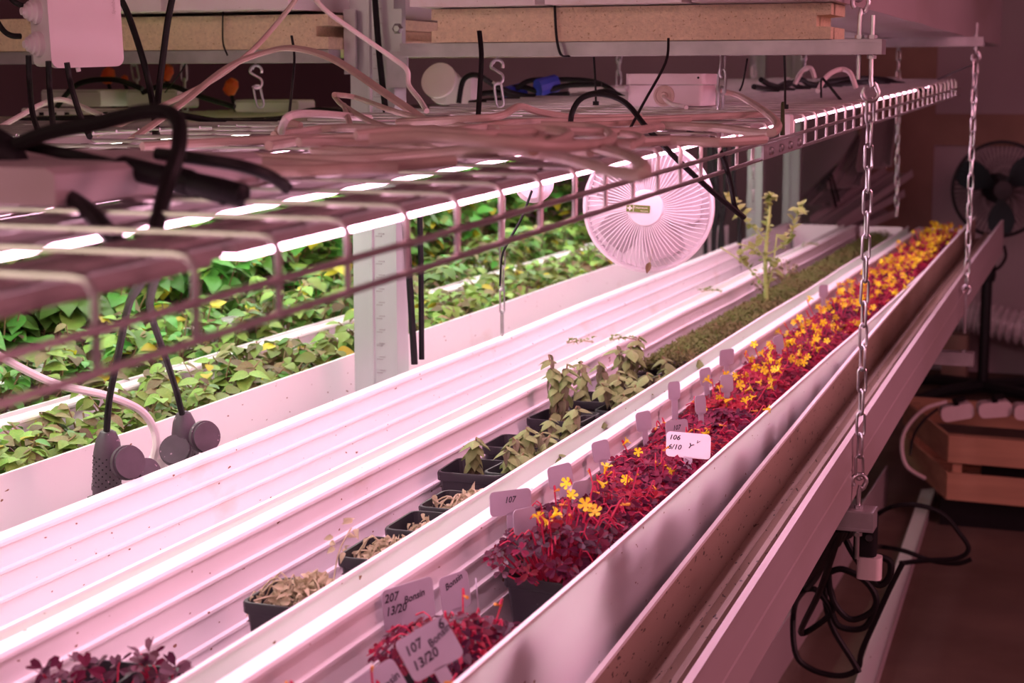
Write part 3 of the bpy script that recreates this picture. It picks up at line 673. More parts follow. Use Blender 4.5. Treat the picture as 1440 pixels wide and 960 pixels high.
tie('black cable running down the right flange of the zinc post', Ys((568, 300, 2.40), (575, 380, 2.40), (580, 460, 2.40), (583, 512, 2.40)), .0058, flat=1)
tie('second black cable down the right flange of the zinc post', Ys((590, 290, 2.41), (592, 380, 2.41), (593, 505, 2.41)), .0048, flat=1)
# the big black loop over the lip
cable('cable', 'thick black cable arching from the shelf down past the white fan', Ys((803, 188, 1.76), (804, 160, 1.76), (818, 138, 1.76), (846, 132, 1.76), (880, 145, 1.76), (910, 180, 1.74), (950, 222, 1.74), (1000, 268, 1.76), (1046, 306, 1.78)), .0032, BLACKC)
MB().tube(Ys((803, 181, 1.765), (803, 190, 1.765)), .005, 8).thing('cable_end', BLACK, 'black sleeve at the foot of the arching cable', 'sleeve')
cable('cable', 'second black cable bending over the shelf lip beside the fan', Ys((966, 184, 1.80), (984, 180, 1.80), (1000, 190, 1.79), (1018, 225, 1.78), (1028, 262, 1.78), (1034, 292, 1.78), (1047, 306, 1.79)), .0028, BLACKC)

# ------------------------------------------------------------------ boxes
def grommet(R, M, parent, m=BEIGE):
    g = MB().lathe([(R, 0), (R, .006), (R * .82, .007), (R * .80, .011), (R * .6, .012), (R * .58, .016), (R * .34, .017), (R * .30, .021)], 22, M)
    return g.part('grommet', m, parent)
pb_ = deck(935, 153); YB = 2.47
bx = thing('junction_box', 'pink white junction box with a round grommet standing on the shelf', 'junction box', (atY(935, 150, YB).x, YB, zs(YB)))
x0, x1 = atY(880, 130, YB).x, atY(990, 130, YB).x; xm = (x0 + x1) / 2
def vprism(s, x0, x1, y0, y1, z0, z1, r, n=4):
    pts = []
    for cx, cy, a0 in ((1, 1, 0), (-1, 1, 90), (-1, -1, 180), (1, -1, 270)):
        for k in range(n + 1):
            a = math.radians(a0 + 90 * k / n); pts.append(((x0 + x1) / 2 + cx * ((x1 - x0) / 2 - r) + r * math.cos(a), (y0 + y1) / 2 + cy * ((y1 - y0) / 2 - r) + r * math.sin(a)))
    m = len(pts); vs = [(p[0], p[1], z0) for p in pts] + [(p[0], p[1], z1) for p in pts]
    return s.add(vs, [(i, (i + 1) % m, m + (i + 1) % m, m + i) for i in range(m)] + [tuple(range(m))[::-1], tuple(range(m, 2 * m))])
zb = zs(YB) + .003
vprism(MB(), x0 + .002, x1 - .002, YB, YB + .09, zb, zb + .031, .008).part('body', BOXM, bx)
vprism(MB(), x0 - .001, x1 + .001, YB - .003, YB + .093, zb + .032, zb + .048, .010).part('lid', BOXM, bx)
MB().lathe([(.0018, 0), (.0018, .001)], 8, Matrix.Translation((x1 - .008, YB - .004, zb + .042)) @ Matrix.Rotation(math.pi / 2, 4, 'X')).part('screw', BLACK, bx)
gx = atY(934, 142, YB).x
MB().lathe([(.016, -.001), (.016, .002), (.0125, .003), (.012, .001), (.006, .001), (.005, .004)], 24, Matrix.Translation((gx, YB - .0005, zb + .015)) @ Matrix.Rotation(math.pi / 2, 4, 'X')).part('grommet', BEIGE, bx)
cable('cable', 'short white cable coming out of the pink box grommet', [(gx, YB - .002, zb + .014), (gx + .012, YB - .03, zb + .008), (gx + .03, YB - .06, zb + .003), (gx + .06, YB - .10, zb - .001)], .0034, WCABLE)
# hanging junction box top left (turned so that its left side shows)
jc = atY(116, 42, 1.80); jr = math.radians(61)
jb = thing('junction_box', 'large white junction box hanging at the top left with cables below', 'junction box', tuple(jc))
Mj = Matrix.Translation(jc) @ Matrix.Rotation(jr, 4, 'Z') @ Matrix.Rotation(math.radians(-2), 4, 'Y')
MB().rbox((0, .022, .012), (.094, .046, .112), .008, Mj).part('body', BOXM, jb)
jl = MB().rbox((.0, -.004, .012), (.098, .012, .116), .011, Mj, n=5).part('lid', BOXM, jb)
for dz in (-.016, .024): grommet(.0155, Mj @ Matrix.Translation((-.047, .024, dz)) @ Matrix.Rotation(-math.pi / 2, 4, 'Y'), jb, BOXM)
MB().tube([Mj @ Vector((-.01, 0, -.046)), Mj @ Vector((-.009, 0, -.051))], .003, 6).part('latch', BOXM, jb)
text_mesh('Spelsberg', .0065, HOUSE, Matrix.Translation(-jc) @ Mj @ Matrix.Translation((.041, -.0105, .018)) @ Matrix.Rotation(math.pi / 2, 4, 'X') @ Matrix.Rotation(math.pi / 2, 4, 'Z'), jl)
MB().tube([Mj @ Vector((.0, .03, .066)), Mj @ Vector((0, .045, .16))], .004, 8).part('hanger', BLACK, jb)

# ------------------------------------------------------------------ fans
FY = 2.62; fc = atY(911, 291, FY); FR = .105
fan = thing('clip_fan', 'white round clip fan with a green sticker hung under the shelf', 'fan', tuple(fc))
fdir = (Vector((-.06, -.1, .02)) - Vector((0, 0, 0))).normalized()
fdir = Vector((-fc.x * .42, -fc.y, .10)).normalized()
Mf = frame(fc, (0, 0, 1), fdir)               # local z = axis towards the viewer, y up
g = MB()
for k in range(72):
    a = 2 * math.pi * k / 72; t = .22
    pts = []
    for q, (r_, z_) in enumerate(((.027, .026), (.05, .027), (.08, .022), (.098, .006), (.101, -.018))):
        w = a + t * (r_ / .1) * .8; pts.append(Mf @ Vector((r_ * math.cos(w), r_ * math.sin(w), z_)))
    g.tube(pts, .00095, 4)
g.part('front_grille', FANW, fan, stuff=True)
MB().lathe([(.104, -.016), (.1075, -.014), (.1075, .0), (.103, .002), (.0995, -.004), (.100, -.014)], 56, Mf).part('rim_ring', FANW, fan)
MB().lathe([(.030, .022), (.030, .026), (.0275, .0295), (.015, .0312), (.0, .0315)], 36, Mf).part('hub_cap', FANW, fan)
b = MB()
for k in range(30):
    a = 2 * math.pi * k / 30; b.tube([Mf @ Vector((r_ * math.cos(a - .5 * r_ / .1), r_ * math.sin(a - .5 * r_ / .1), z_)) for r_, z_ in ((.03, -.036), (.07, -.036), (.096, -.028), (.101, -.016))], .0009, 4)
b.part('rear_grille', REAR, fan, stuff=True)
MB().lathe([(.020, -.06), (.030, -.055), (.034, -.036), (.030, -.028), (.012, -.026), (.012, .012)], 24, Mf).part('motor', FANW, fan)
for k in range(5):
    vs = []; a0 = 2 * math.pi * k / 5
    for i in range(5):
        r_ = .014 + .074 * i / 4; sp = .25 + .28 * math.sin(math.pi * (.2 + .7 * i / 4))
        for s_ in (-1, 0, 1): w = a0 + s_ * sp + .12 * i / 4; vs.append(Mf @ Vector((r_ * math.cos(w), r_ * math.sin(w), .002 - s_ * .012)))
    MB().add(vs, [(3 * i + j, 3 * i + j + 1, 3 * i + j + 4, 3 * i + j + 3) for i in range(4) for j in (0, 1)]).part('blade', BLADE, fan)
ms = Mf @ Matrix.Rotation(math.radians(-3), 4, 'Z') @ Matrix.Translation((-.0105, -.001, .0322))
st_ = MB().box((0, 0, 0), (.038, .0115, .0012), ms).part('sticker', OLIVE, fan, label='olive green sticker with pale print')
L0 = Matrix.Translation(-fc) @ ms
MB().box((-.0135, 0, .0008), (.0078, .0024, .0006), ms).part('cross', TEXTW, st_); MB().box((-.0135, 0, .0008), (.0024, .0078, .0006), ms).part('cross', TEXTW, st_)
MB().box((-.0076, 0, .0008), (.0006, .0105, .0006), ms).part('rule', TEXTW, st_)
text_mesh('Coq-pextryon', .0042, TEXTW, L0 @ Matrix.Translation((-.0068, .0006, .0009)), st_, shear=0, spacing=.92)
text_mesh('memoris', .0034, TEXTW, L0 @ Matrix.Translation((.0040, -.0040, .0009)), st_, shear=0)
MB().tube([Mf @ Vector((0, 0, -.05)), Mf @ Vector((0, .05, -.075)), Vector((fc.x + .01, FY + .08, zs(FY) - .004))], [.010, .011, .012], 12).part('mount_arm', FANW, fan)
MB().box((fc.x + .01, FY + .08, zs(FY + .08) - .010), (.05, .04, .014)).part('clip', FANW, fan)
lf_p = atY(906, 374, 2.58); dl = thing('dry_leaf', 'small brown leaf hanging below the white clip fan', 'leaf', tuple(lf_p)); MB().tube([lf_p + Vector((.004, .02, .004)), lf_p + Vector((.006, .03, .030))], .0006, 4).part('stalk', DRY, dl)
MB().add(*leaf_shape(.5, .2, .2, 6), frame(lf_p + Vector((.004, .02, .004)), (-.35, 0, -1), (0, -1, .1), .020)).part('blade', LEAF_B, dl)
# second fan, far, only its lower bowl shows
f2 = atY(1173, 170, 3.9)
fan2 = thing('round_fan', 'white bowl-shaped fan hanging under the far shelf behind the chain', 'fan', tuple(f2))
M2 = Matrix.Translation((f2.x, f2.y, zs(f2.y) - .012)) @ Matrix.Rotation(math.radians(8), 4, 'X')
MB().lathe([(.078, -.006), (.082, -.012), (.080, -.020), (.070, -.034), (.045, -.044), (.02, -.047), (.0, -.047)], 40, M2).part('bowl', FANW, fan2)
for k in range(36):
    a = 2 * math.pi * k / 36
    if k == 0: ribm = MB().box((.066, 0, -.0355), (.014, .004, .003), Matrix.Rotation(0, 4, 'Z')).mesh('slot_rib', HOUSE)
    inst('slot_rib', ribm, fan2, Matrix.Translation(-f2) @ M2 @ Matrix.Rotation(a, 4, 'Z'))
MB().lathe([(.03, -.002), (.03, .010)], 16, M2).part('mount', FANW, fan2)
# white round base under the shelf
b0 = atY(752, 258, 2.05)
wb = thing('round_dome', 'smooth white round plastic dome under the shelf left of the clip fan', 'lamp', tuple(b0))
MB().lathe([(.0, -.024), (.012, -.022), (.020, -.015), (.0245, -.004), (.0245, .012), (.018, .02), (.0, .02)], 32, frame(b0, (0, 0, 1), (-b0.x * .5, -b0.y, -.2))).part('dome', FANW, wb)
MB().tube([b0 + Vector((0, .01, .01)), Vector((b0.x, b0.y + .03, zs(b0.y) - .006))], .012, 12).part('neck', FANW, wb)
# stakes by the joiner plate
q = atX(1098, 190, -.408)
sk = thing('plant_stake', 'dark green mossy stake standing at the shelf lip', 'stake', tuple(q))
tp = atX(1099, 143, -.408)
MB().add([q + Vector((0, -.0045, 0)), q + Vector((0, .006, 0)), tp + Vector((0, .004, -.004)), tp + Vector((0, .002, 0)), tp + Vector((0, -.003, -.002)),
          q + Vector((.004, -.0045, 0)), q + Vector((.004, .006, 0)), tp + Vector((.003, .004, -.004)), tp + Vector((.003, .002, 0)), tp + Vector((.003, -.003, -.002))],
         [(0, 1, 2, 3, 4), (9, 8, 7, 6, 5)] + [(i, (i + 1) % 5 , 5 + (i + 1) % 5, 5 + i) for i in range(5)]).part('blade', MOULD, sk, smooth=False)
q = atX(1108, 176, -.425)
wc = thing('white_clip', 'small white plastic clip on the shelf lip behind the green stake', 'clip', tuple(q))
MB().rbox((q.x, q.y, q.z), (.010, .022, .028), .003).part('clip_body', FANW, wc)

# ------------------------------------------------------------------ pots and plants
PW, PH = .088, .115
def pot_mesh():
    m = MB(); h = PH; w = PW / 2
    def ring(s, z, r=.010, n=3):
        out = []
        for cx, cy, a0 in ((1, 1, 0), (-1, 1, 90), (-1, -1, 180), (1, -1, 270)):
            for k in range(n + 1):
                a = math.radians(a0 + 90 * k / n); out.append((cx * (s - r) + r * math.cos(a), cy * (s - r) + r * math.sin(a), z))
        return out
    rings = [ring(w * .72, 0), ring(w * .93, h - .012), ring(w * .99, h - .011), ring(w, h - .002), ring(w * .985, h), ring(w * .93, h), ring(w * .915, h - .004), ring(w * .80, h - .040)]
    vs = sum(rings, []); n = len(rings[0]); fs = []
    for i in range(len(rings) - 1):
        for k in range(n): q = (k + 1) % n; fs.append((i * n + k, i * n + q, (i + 1) * n + q, (i + 1) * n + k))
    fs.append(tuple(range(n))[::-1]); m.add(vs, fs)
    return m
POT = pot_mesh().mesh('pot', POTM)
def soil_mesh(dz):
    m = MB(); N = 9; s = PW / 2 * .90; vs = []
    for i in range(N):
        for j in range(N):
            u, v = -1 + 2 * i / (N - 1), -1 + 2 * j / (N - 1)
            vs.append((u * s, v * s, PH - dz + U(-.003, .003) + .004 * (1 - u * u) * (1 - v * v)))
    return m.add(vs, [(i * N + j, (i + 1) * N + j, (i + 1) * N + j + 1, i * N + j + 1) for i in range(N - 1) for j in range(N - 1)]).mesh('soil', SOIL)
SOILM = [soil_mesh(.012), soil_mesh(.020)]
GF = ZR - GD + .006                            # gutter floor
def potted(name, label, x, y, rz=0.0, group=None, cat='plant', soil=0):
    r = thing(name, label, cat, (x, y, GF), group, local=True); r.rotation_euler = (0, 0, rz)
    inst('pot', POT, r, Matrix.Identity(4)); inst('soil', SOILM[soil], r, Matrix.Identity(4)); return r
CL = clover_shape(); FS = flower_shape()
CLM = proto('leaf', CL, OXL); CLR = proto('leaf', CL, OXR); CLP = proto('leaf', CL, OXP)
FLM = proto('flower', FS, FLW); FLT = proto('flower', ([(x * .55, y * .55, z * 1.1) for x, y, z in FS[0][:18]], [f for f in FS[1] if max(f) < 18]), FLC)
def rdir(up, spread): return Vector((U(-spread, spread), U(-spread, spread), up)).normalized()
def oxalis(label, x, y, rz, leaves, flowers, hgt, red, single, group=None, soil=0, dusky=0.0, spread=.060):
    r = potted('potted_oxalis', label, x, y, rz, group, soil=soil); lim = -.474 - x; hi = -(.596 + x)
    fol = Fol(); fr = Fol(); stems = MB(); base = PH - .012
    for i in range(leaves):
        w = U(0, 2 * math.pi); q = math.sqrt(U(0, 1)); px_, py_ = spread * 1.0 * q * math.cos(w), spread * .85 * q * math.sin(w)
        z = base + .012 + hgt * (1 - .75 * q * q) * U(.55, 1.1)
        top_ = z > PH + .030
        px_ = min(px_, lim + (.030 if top_ else 0) - U(0, .006)); px_ = max(px_, hi + U(0, .006))
        n = Vector((px_ * 9 + U(-.35, .35), py_ * 9 - .3 + U(-.35, .35), 1.0)).normalized()
        M = frame((px_, py_, z), n.cross(Vector((math.cos(w), math.sin(w), 0.1))), n, U(.0085, .0135))
        isr = U(0, 1) < red
        if single: inst('leaf', CLR if isr else (CLP if U(0, 1) < dusky else CLM), r, M)
        else: (fr if isr else fol).put(CL, M)
        if i % 2 == 0: stems.tube([(px_ * .35, py_ * .35, base - .004), (px_ * .8, py_ * .8, base + (z - base) * .6), (px_, py_, z)], .0009, 4)
    if not single:
        fol.part('foliage', OXL, r)
        if fr.n: fr.part('red_foliage', OXR, r, label='brighter crimson leaves')
    for i in range(flowers):
        w = U(0, 2 * math.pi); q = U(.2, 1.25); px_, py_ = .052 * q * math.cos(w), .050 * q * math.sin(w); z = base + hgt + U(.006, .034); px_ = max(hi, min(px_, lim + (.03 if z > PH + .030 else 0)))
        d = Vector((U(-1, 1), U(-1.2, .5), U(-.5, .8))).normalized()
        stems.tube(spl([(px_ * .3, py_ * .3, base), (px_ * .8, py_ * .8, base + (z - base) * .7), (px_ * 1.02, py_ * 1.02, z + .006), Vector((px_, py_, z)) + d * .004], 3), .0009, 4)
        inst('flower', FLM if U(0, 1) < (.72 if y > 2.2 else .45) else FLT, r, frame((px_, py_, z), d.orthogonal(), d, U(.0085, .0125)))
    for i in range(max(4, leaves // 5)):        # bare red stalks above the leaves
        w = U(0, 6.28); q = U(.3, 1.1); px_, py_ = .05 * q * math.cos(w), .045 * q * math.sin(w); z = base + hgt * U(.8, 1.4); px_ = max(hi * .75, min(px_, lim * .72))
        stems.tube(spl([(px_ * .4, py_ * .4, base), (px_ * 1.0, py_ * 1.0, z), (px_ * 1.35, py_ * 1.2, z - U(0, .012))], 3), .0008, 4)
    if stems.v:
        me = stems.mesh('stems', STEMR); o = bpy.data.objects.new('stems', me); COL.objects.link(o); o.parent = r; o['kind'] = 'stuff'
    return r
xm3 = -.532
near = [(1.02, -.530, .018, 'bushy dark oxalis cut off by the bottom of the picture'), (1.115, -.520, .012, 'dark oxalis around the two nearest white labels'), (1.265, -.512, .032, 'dark oxalis with red stalks just before the gap that shows a bare pot side')]
for y, x, h, lb in near: oxalis(lb, x, y, U(-.1, .1), 110 if y < 1.2 else 170, 5, h, .22, True, dusky=.2, spread=.066 if y < 1.2 else .080)
LBL = {0: 'large bushy dark oxalis above the bare pot side, spilling to the rim', 1: 'dark oxalis with drooping yellow buds behind the large bushy one', 2: 'dark oxalis in front of the white label marked 106', 3: 'crimson oxalis right behind the white label marked 106'}
ORD = 'zeroth first second third fourth fifth sixth seventh eighth ninth tenth eleventh twelfth thirteenth fourteenth fifteenth sixteenth seventeenth eighteenth nineteenth twentieth'.split() + ['twenty-' + w for w in 'first second third fourth fifth sixth seventh eighth ninth'.split()] + ['thirtieth'] + ['thirty-' + w for w in 'first second third fourth fifth sixth seventh eighth ninth'.split()]
NPOT = 1 + int((5.36 - 1.545 - 1e-6) / .0925)
y = 1.545; i = 0
while y < 5.36:
    x = xm3 + (-.012 if i % 2 else .010)
    k = (y - 1.5) / 3.8
    if i < 4: oxalis(LBL[i], x, y, U(-.08, .08), 170 if i < 2 else 150, (8, 7, 6, 5)[i], (.050, .042, .034, .024)[i], (.07, .14, .35, .65)[i], True, dusky=.40 if i < 2 else 0, spread=.080)
    elif y < 2.35: oxalis('crimson oxalis with few flowers, %s pot behind the bright 106 label' % ORD[i - 2], x, y, U(-.1, .1), 150, 5, .024, .62, False, 'crimson oxalis pots mid gutter', spread=.074)
    else: oxalis('oxalis crowded with yellow flowers, %s pot from the white far end cap' % ORD[NPOT - i], x, y, U(-.1, .1), 140, int(6 + 15 * min(1, k)), .026 + .008 * k, .5, False, 'flowering oxalis pots far along the gutter', spread=.074)
    y += .0925; i += 1

# plant labels
def stake(label, c, face, w, h, roll, lines, stem=.06, up=(0, 0, 1), m=None):
    c = Vector(c); z = Vector(face).normalized(); u = Vector(up); u = (u - z * u.dot(z)).normalized(); x = u.cross(z)
    M = Matrix((x, u, z)).transposed().to_4x4() @ Matrix.Rotation(roll, 4, 'Z'); M.translation = c
    r = thing('plant_label', label, 'label', tuple(c))
    pts = []; rr = .005
    for cx, cy, a0 in ((1, 1, 0), (-1, 1, 90), (-1, -1, 180), (1, -1, 270)):
        for k in range(4): a = math.radians(a0 + 30 * k); pts.append((cx * (w / 2 - rr) + rr * math.cos(a), cy * (h / 2 - rr) + rr * math.sin(a)))
    n = len(pts); vs = [(p[0], p[1], .0004) for p in pts] + [(p[0], p[1], -.0004) for p in pts]
    card = MB().add(vs, [(i, (i + 1) % n, n + (i + 1) % n, n + i) for i in range(n)] + [tuple(range(n)), tuple(range(n, 2 * n))[::-1]], M).part('card', m or LABEL_BACKLIT, r, smooth=False)
    MB().box((0, -h / 2 - stem / 2 + .002, 0), (.011, stem, .0008), M).part('stem', LABEL_BACKLIT, r, smooth=False)
    for (t, sx, sy, sz, rot) in lines:
        text_mesh(t, sz, INK, Matrix.Translation(-c) @ M @ Matrix.Translation((sx, sy, .0007)) @ Matrix.Rotation(rot, 4, 'Z'), card)
    return r
FX = (1, -.45, .12)
c = atX(604, 912, -.50)
stake('white plant label reading 107 13/20, tilted, at the bottom of the picture', c, (.75, -1, .45), .046, .036, .42, [('107', -.019, .003, .0105, .1), ('13/20', -.019, -.010, .0105, .1), ('Bonsin', .001, .000, .0085, .25), ('6', .014, .009, .011, 0)])
c = atX(575, 850, -.598); stake('backlit white label reading 207 against the left gutter wall', c, FX, .062, .040, .02, [('207', -.029, .008, .011, 0), ('13/20', -.029, -.004, .011, 0), ('Bonsin', -.006, .002, .0095, .1)])
c = atX(640, 832, -.594); stake('dim label with scrawled script behind the 207 label', c, FX, .038, .036, .05, [('Bonsin', -.012, .004, .009, .3)])
c = atX(532, 968, -.54); stake('white label cut by the bottom picture edge', c, (.75, -1, .45), .044, .032, .45, [('Bonsin', -.004, -.006, .009, .2)])
c = atX(672, 845, -.530); stake('white label seen edge on in front of the bare pot side', c, (1, .42, .1), .034, .036, .0, [])
for (px_, py_, X, w, lb) in ((718, 702, -.596, .052, 'backlit label at the left end of the large bushy oxalis'), (845, 630, -.596, .026, 'narrow dark label against the gutter wall left of the 106 label'), (905, 588, -.596, .030, 'backlit label farther along the left gutter wall'),
                            (948, 545, -.596, .022, 'pointed narrow label farther along the wall'), (992, 525, -.596, .024, 'narrow label before the bent one'), (1022, 498, -.594, .034, 'bent pink label leaning on the gutter wall'),
                            (738, 728, -.560, .034, 'curved label standing in the large bushy oxalis'), (788, 665, -.596, .034, 'backlit label behind the yellow flower of the bushy oxalis'), (818, 688, -.555, .034, 'tilted label in the middle of the bushy oxalis'), (952, 600, -.545, .040, 'dark spotted label right behind the 106 label'), (985, 565, -.545, .024, 'small label edge on deep in the crimson leaves'), (1022, 535, -.545, .024, 'second small label deep in the crimson leaves'), (1095, 478, -.55, .026, 'label among the first dense yellow flowers'), (1158, 405, -.59, .026, 'small label by the rim joint near the long chain')):
    c = atX(px_, py_ + 4, X)
    stake(lb, c, (1, U(-.75, -.35), U(0, .2)), w, .026, U(-.08, .12), [('107', -.008, .0, .009, 0)] if w > .035 else [])
c = atX(968, 626, -.505)
stake('bright white label reading 106 lying over the oxalis leaves', c, (.42, -1, .75), .056, .034, -.10, [('106', -.025, .006, .0095, 0), ('6/10', -.026, -.007, .0095, 0), ('Y', -.002, -.003, .010, -.3), ('V', .009, .004, .006, -.3)], m=LABEL_LIT)

# --- middle gutter: dusky little pots, dried plants, pale herbs, thyme, tall stalk
xm2 = -.732
for (pxl, pyl, lb, n, h) in ((30, 955, 'blurred dusky plant in the bottom left corner', 26, .05), (128, 925, 'small dusky purple seedling left of the potted one', 22, .034), (215, 935, 'dusky purple oxalis seedling with sparse round leaves in the near pot', 26, .045)):
    c = atZ(pxl, pyl, -.455)
    xx = min(max(c.x, -.775), -.715)
    r = potted('potted_seedling', lb, xx, c.y + .03, 0.1, soil=1); sm = MB()
    for i in range(n):
        w = U(0, 6.28); q = math.sqrt(U(0, 1)); p = Vector((.026 * q * math.cos(w), .030 * q * math.sin(w), PH - .03 + h * U(.1, 1.3)))
        nn = Vector((U(-.6, .6), U(-1, .2), U(.2, 1)))
        inst('leaf', CLP if i % 3 else CLM, r, frame(p, nn.orthogonal(), nn, U(.010, .016)))
        if i % 2 == 0: sm.tube([(p.x * .3, p.y * .3, PH - .02), (p.x * .8, p.y * .8, p.z * .9 + .01), p], .0008, 4)
    o = sm.mesh('stems', STEMR); inst('stems', o, r, Matrix.Identity(4))['kind'] = 'stuff'
LDRY = leaf_shape(.7, .8, .5, 4)
LO = leaf_shape(.74, .30, .12, 6, .08)
BAS = leaf_shape(.80, .75, -.10, 6, .35, 5)
WLT = leaf_shape(.60, 1.0, .35, 6, .3, 5)
BASM = proto('leaf', BAS, BASIL); WLTM = proto('leaf', WLT, WILT)
def dried(label, x, y, rz, n, spread, hgt, group=None):
    r = potted('pot_of_dried_plant', label, x, y, rz, group, soil=1); f = Fol(); s = MB(); base = PH - .018
    for i in range(int(n * 2.2)):
        w = U(0, 6.28); q = math.sqrt(U(0, 1)); p = Vector((.012 + spread * q * math.cos(w), -.004 + spread * .8 * q * math.sin(w), base + .004 + hgt * (1 - q * q * .8) * U(.2, 1.1)))
        f.put(LDRY, frame(p, (U(-1, 1), U(-1, 1), U(-.6, .6)), (U(-1, 1), U(-1, 1), U(-.2, 1)), U(.005, .010)))
    for i in range(22):
        w = U(0, 6.28); L = U(.6, 1.25) * spread
        e = Vector((L * math.cos(w), L * .9 * math.sin(w), base + U(-.01, .018)))
        s.tube(spl([(0, 0, base), (e.x * .5, e.y * .5, base + hgt * U(.5, 1.2)), e], 4), .0010, 4)
        for j in range(3): f.put(LDRY, frame(e + Vector((U(-.006, .006), U(-.006, .006), U(-.006, .008))), (U(-1, 1), U(-1, 1), U(-1, .3)), (0, -.4, 1), U(.006, .011)))
    f.part('dried_foliage', DRY, r); inst('stems', s.mesh('stems', DRY), r, Matrix.Identity(4))['kind'] = 'stuff'
    return r
for (yy, xx, n, sp, h, lb) in ((1.385, -.728, 170, .045, .034, 'black pot with straggling dried straw plant, nearest of the dried ones'), (1.555, -.712, 150, .040, .028, 'black pot of crumpled dry plant, second dried pot'), (1.672, -.712, 10, .020, .008, 'nearly empty black pot between the two dry ones'), (1.775, -.716, 110, .034, .026, 'black pot of dry tufts just before the pale herbs')):
    dried(lb, xx, yy, U(-.05, .05), n, sp, h)
# a thin dry sprig standing in the first pot
r = bpy.data.objects['pot_of_dried_plant']; s = MB(); f = Fol()
s.tube(spl([(.02, .02, PH - .02), (.022, .035, PH + .03), (.03, .05, PH + .055)], 4), .0008, 4)
for k in range(9): f.put(LDRY, frame((.026 + U(-.012, .012), .042 + U(-.012, .014), PH + .03 + .004 * k), (U(-1, 1), U(-1, 1), U(-.5, .6)), (0, -1, .5), .009))
inst('sprig', s.mesh('sprig', DRY), r, Matrix.Identity(4)); f.part('sprig_leaves', DRY, r)
def herb(label, x, y, sprigs, hgt, wilt, group=None, n=18):
    r = potted('potted_herb', label, x, y, U(-.1, .1), group, soil=1); s = MB(); base = PH - .018
    for q in range(sprigs):
        w = U(0, 6.28); bx_, by_ = .018 * math.cos(w), .018 * math.sin(w); tx, ty = bx_ + U(-.03, .03), by_ + U(-.025, .025); H = hgt * U(.75, 1.15)
        pts = spl([(bx_, by_, base), ((bx_ + tx) / 2 + U(-.006, .006), (by_ + ty) / 2, base + H * .55), (tx, ty, base + H)], 4)
        s.tube(pts, .0013, 5)
        for i in range(n):
            t = 1 - .75 * (i / n) ** 1.2; p = pts[min(len(pts) - 1, int(t * (len(pts) - 1)))]
            a = i * 2.4 + q; d = Vector((math.cos(a), math.sin(a), U(-.1, .35) if t > .8 else U(-.6, .1)))
            isw = U(0, 1) < wilt * (1.4 - t)
            inst('leaf', WLTM if isw else BASM, r, frame(p, d + (Vector((0, 0, -.7)) if isw else Vector()), (0, 0, 1), U(.017, .027) * (.65 if i < 3 else 1)))
    inst('stems', s.mesh('stems', STEMG), r, Matrix.Identity(4))['kind'] = 'stuff'
    return r
hb = [(1.945, -.765, 1, .062, .5, 'single herb stem with one curled leaf cluster, nearest of the herbs'), (1.960, -.705, 3, .045, .3, 'bushy pale green herb at the gutter edge, front right'), (2.035, -.700, 3, .050, .35, 'pale herb with large drooping leaf behind the front right one'),
      (2.105, -.765, 2, .040, .8, 'mostly wilted brown herb in the left of the herb group'), (2.175, -.705, 3, .052, .4, 'pale herb with pink underleaves in mid group'), (2.30, -.770, 3, .100, .5, 'tall leaning herb with wilted leaves at the left'), (2.275, -.700, 1, .030, .7, 'sparse herb pot showing black rim and bare soil'),
      (2.395, -.695, 4, .055, .35, 'pale fleshy herb hanging over the gutter rim'), (2.46, -.765, 3, .078, .45, 'herb with yellowish top leaves at the back left'), (2.52, -.70, 3, .060, .7, 'wilted pinkish herb at the rim'), (2.62, -.755, 3, .080, .5, 'last tall herb before the creeping thyme'), (2.68, -.69, 3, .055, .6, 'last herb at the rim before the creeping thyme')]
for (yy, xx, n, h, wl, lb) in hb: herb(lb, xx, yy, n, h, wl)
# creeping thyme mats
TH = leaf_shape(.5, .2, .0, 3, 0, 2)
for k in range(7):
    y0 = 2.80 + .375 * k; r = thing('thyme_tray', 'tray of olive creeping thyme, ' + ('nearest one, touching the last herbs', 'second one, in front of the tall stalk', 'third one, around the foot of the tall stalk', 'fourth one, behind the tall stalk', 'fifth one along the gutter', 'sixth one along the gutter', 'farthest one against the white end cap')[k], 'plant', (xm2 - .01, y0 + .185, GF), local=True)
    MB().box((0, 0, .046), (.130, .365, .088)).part('tray', POTM, r)
    N1, N2 = 10, 20; vs = [(-.068 + .136 * i / (N1 - 1), -.184 + .368 * j / (N2 - 1), .09 + .020 * math.sin(math.pi * (i + .2) / (N1 - .6)) + U(0, .010)) for i in range(N1) for j in range(N2)]
    MB().add(vs, [(i * N2 + j, (i + 1) * N2 + j, (i + 1) * N2 + j + 1, i * N2 + j + 1) for i in range(N1 - 1) for j in range(N2 - 1)]).part('soil', SOIL, r)
    f = Fol()
    for i in range(9500 if k < 4 else 6000):
        u = U(-1, 1); p = Vector((.068 * u, U(-.188, .188), .088 + .032 * (1 - u * u) * (.75 + .35 * math.sin(i * .37)) + U(0, .016)))
        f.put(TH, frame(p, (U(-1, 1), U(-1, 1), U(-.1, 1.0)), (U(-.5, .5), U(-.5, .5), 1), U(.0045, .0085)))
    f.part('foliage', MOSS, r)
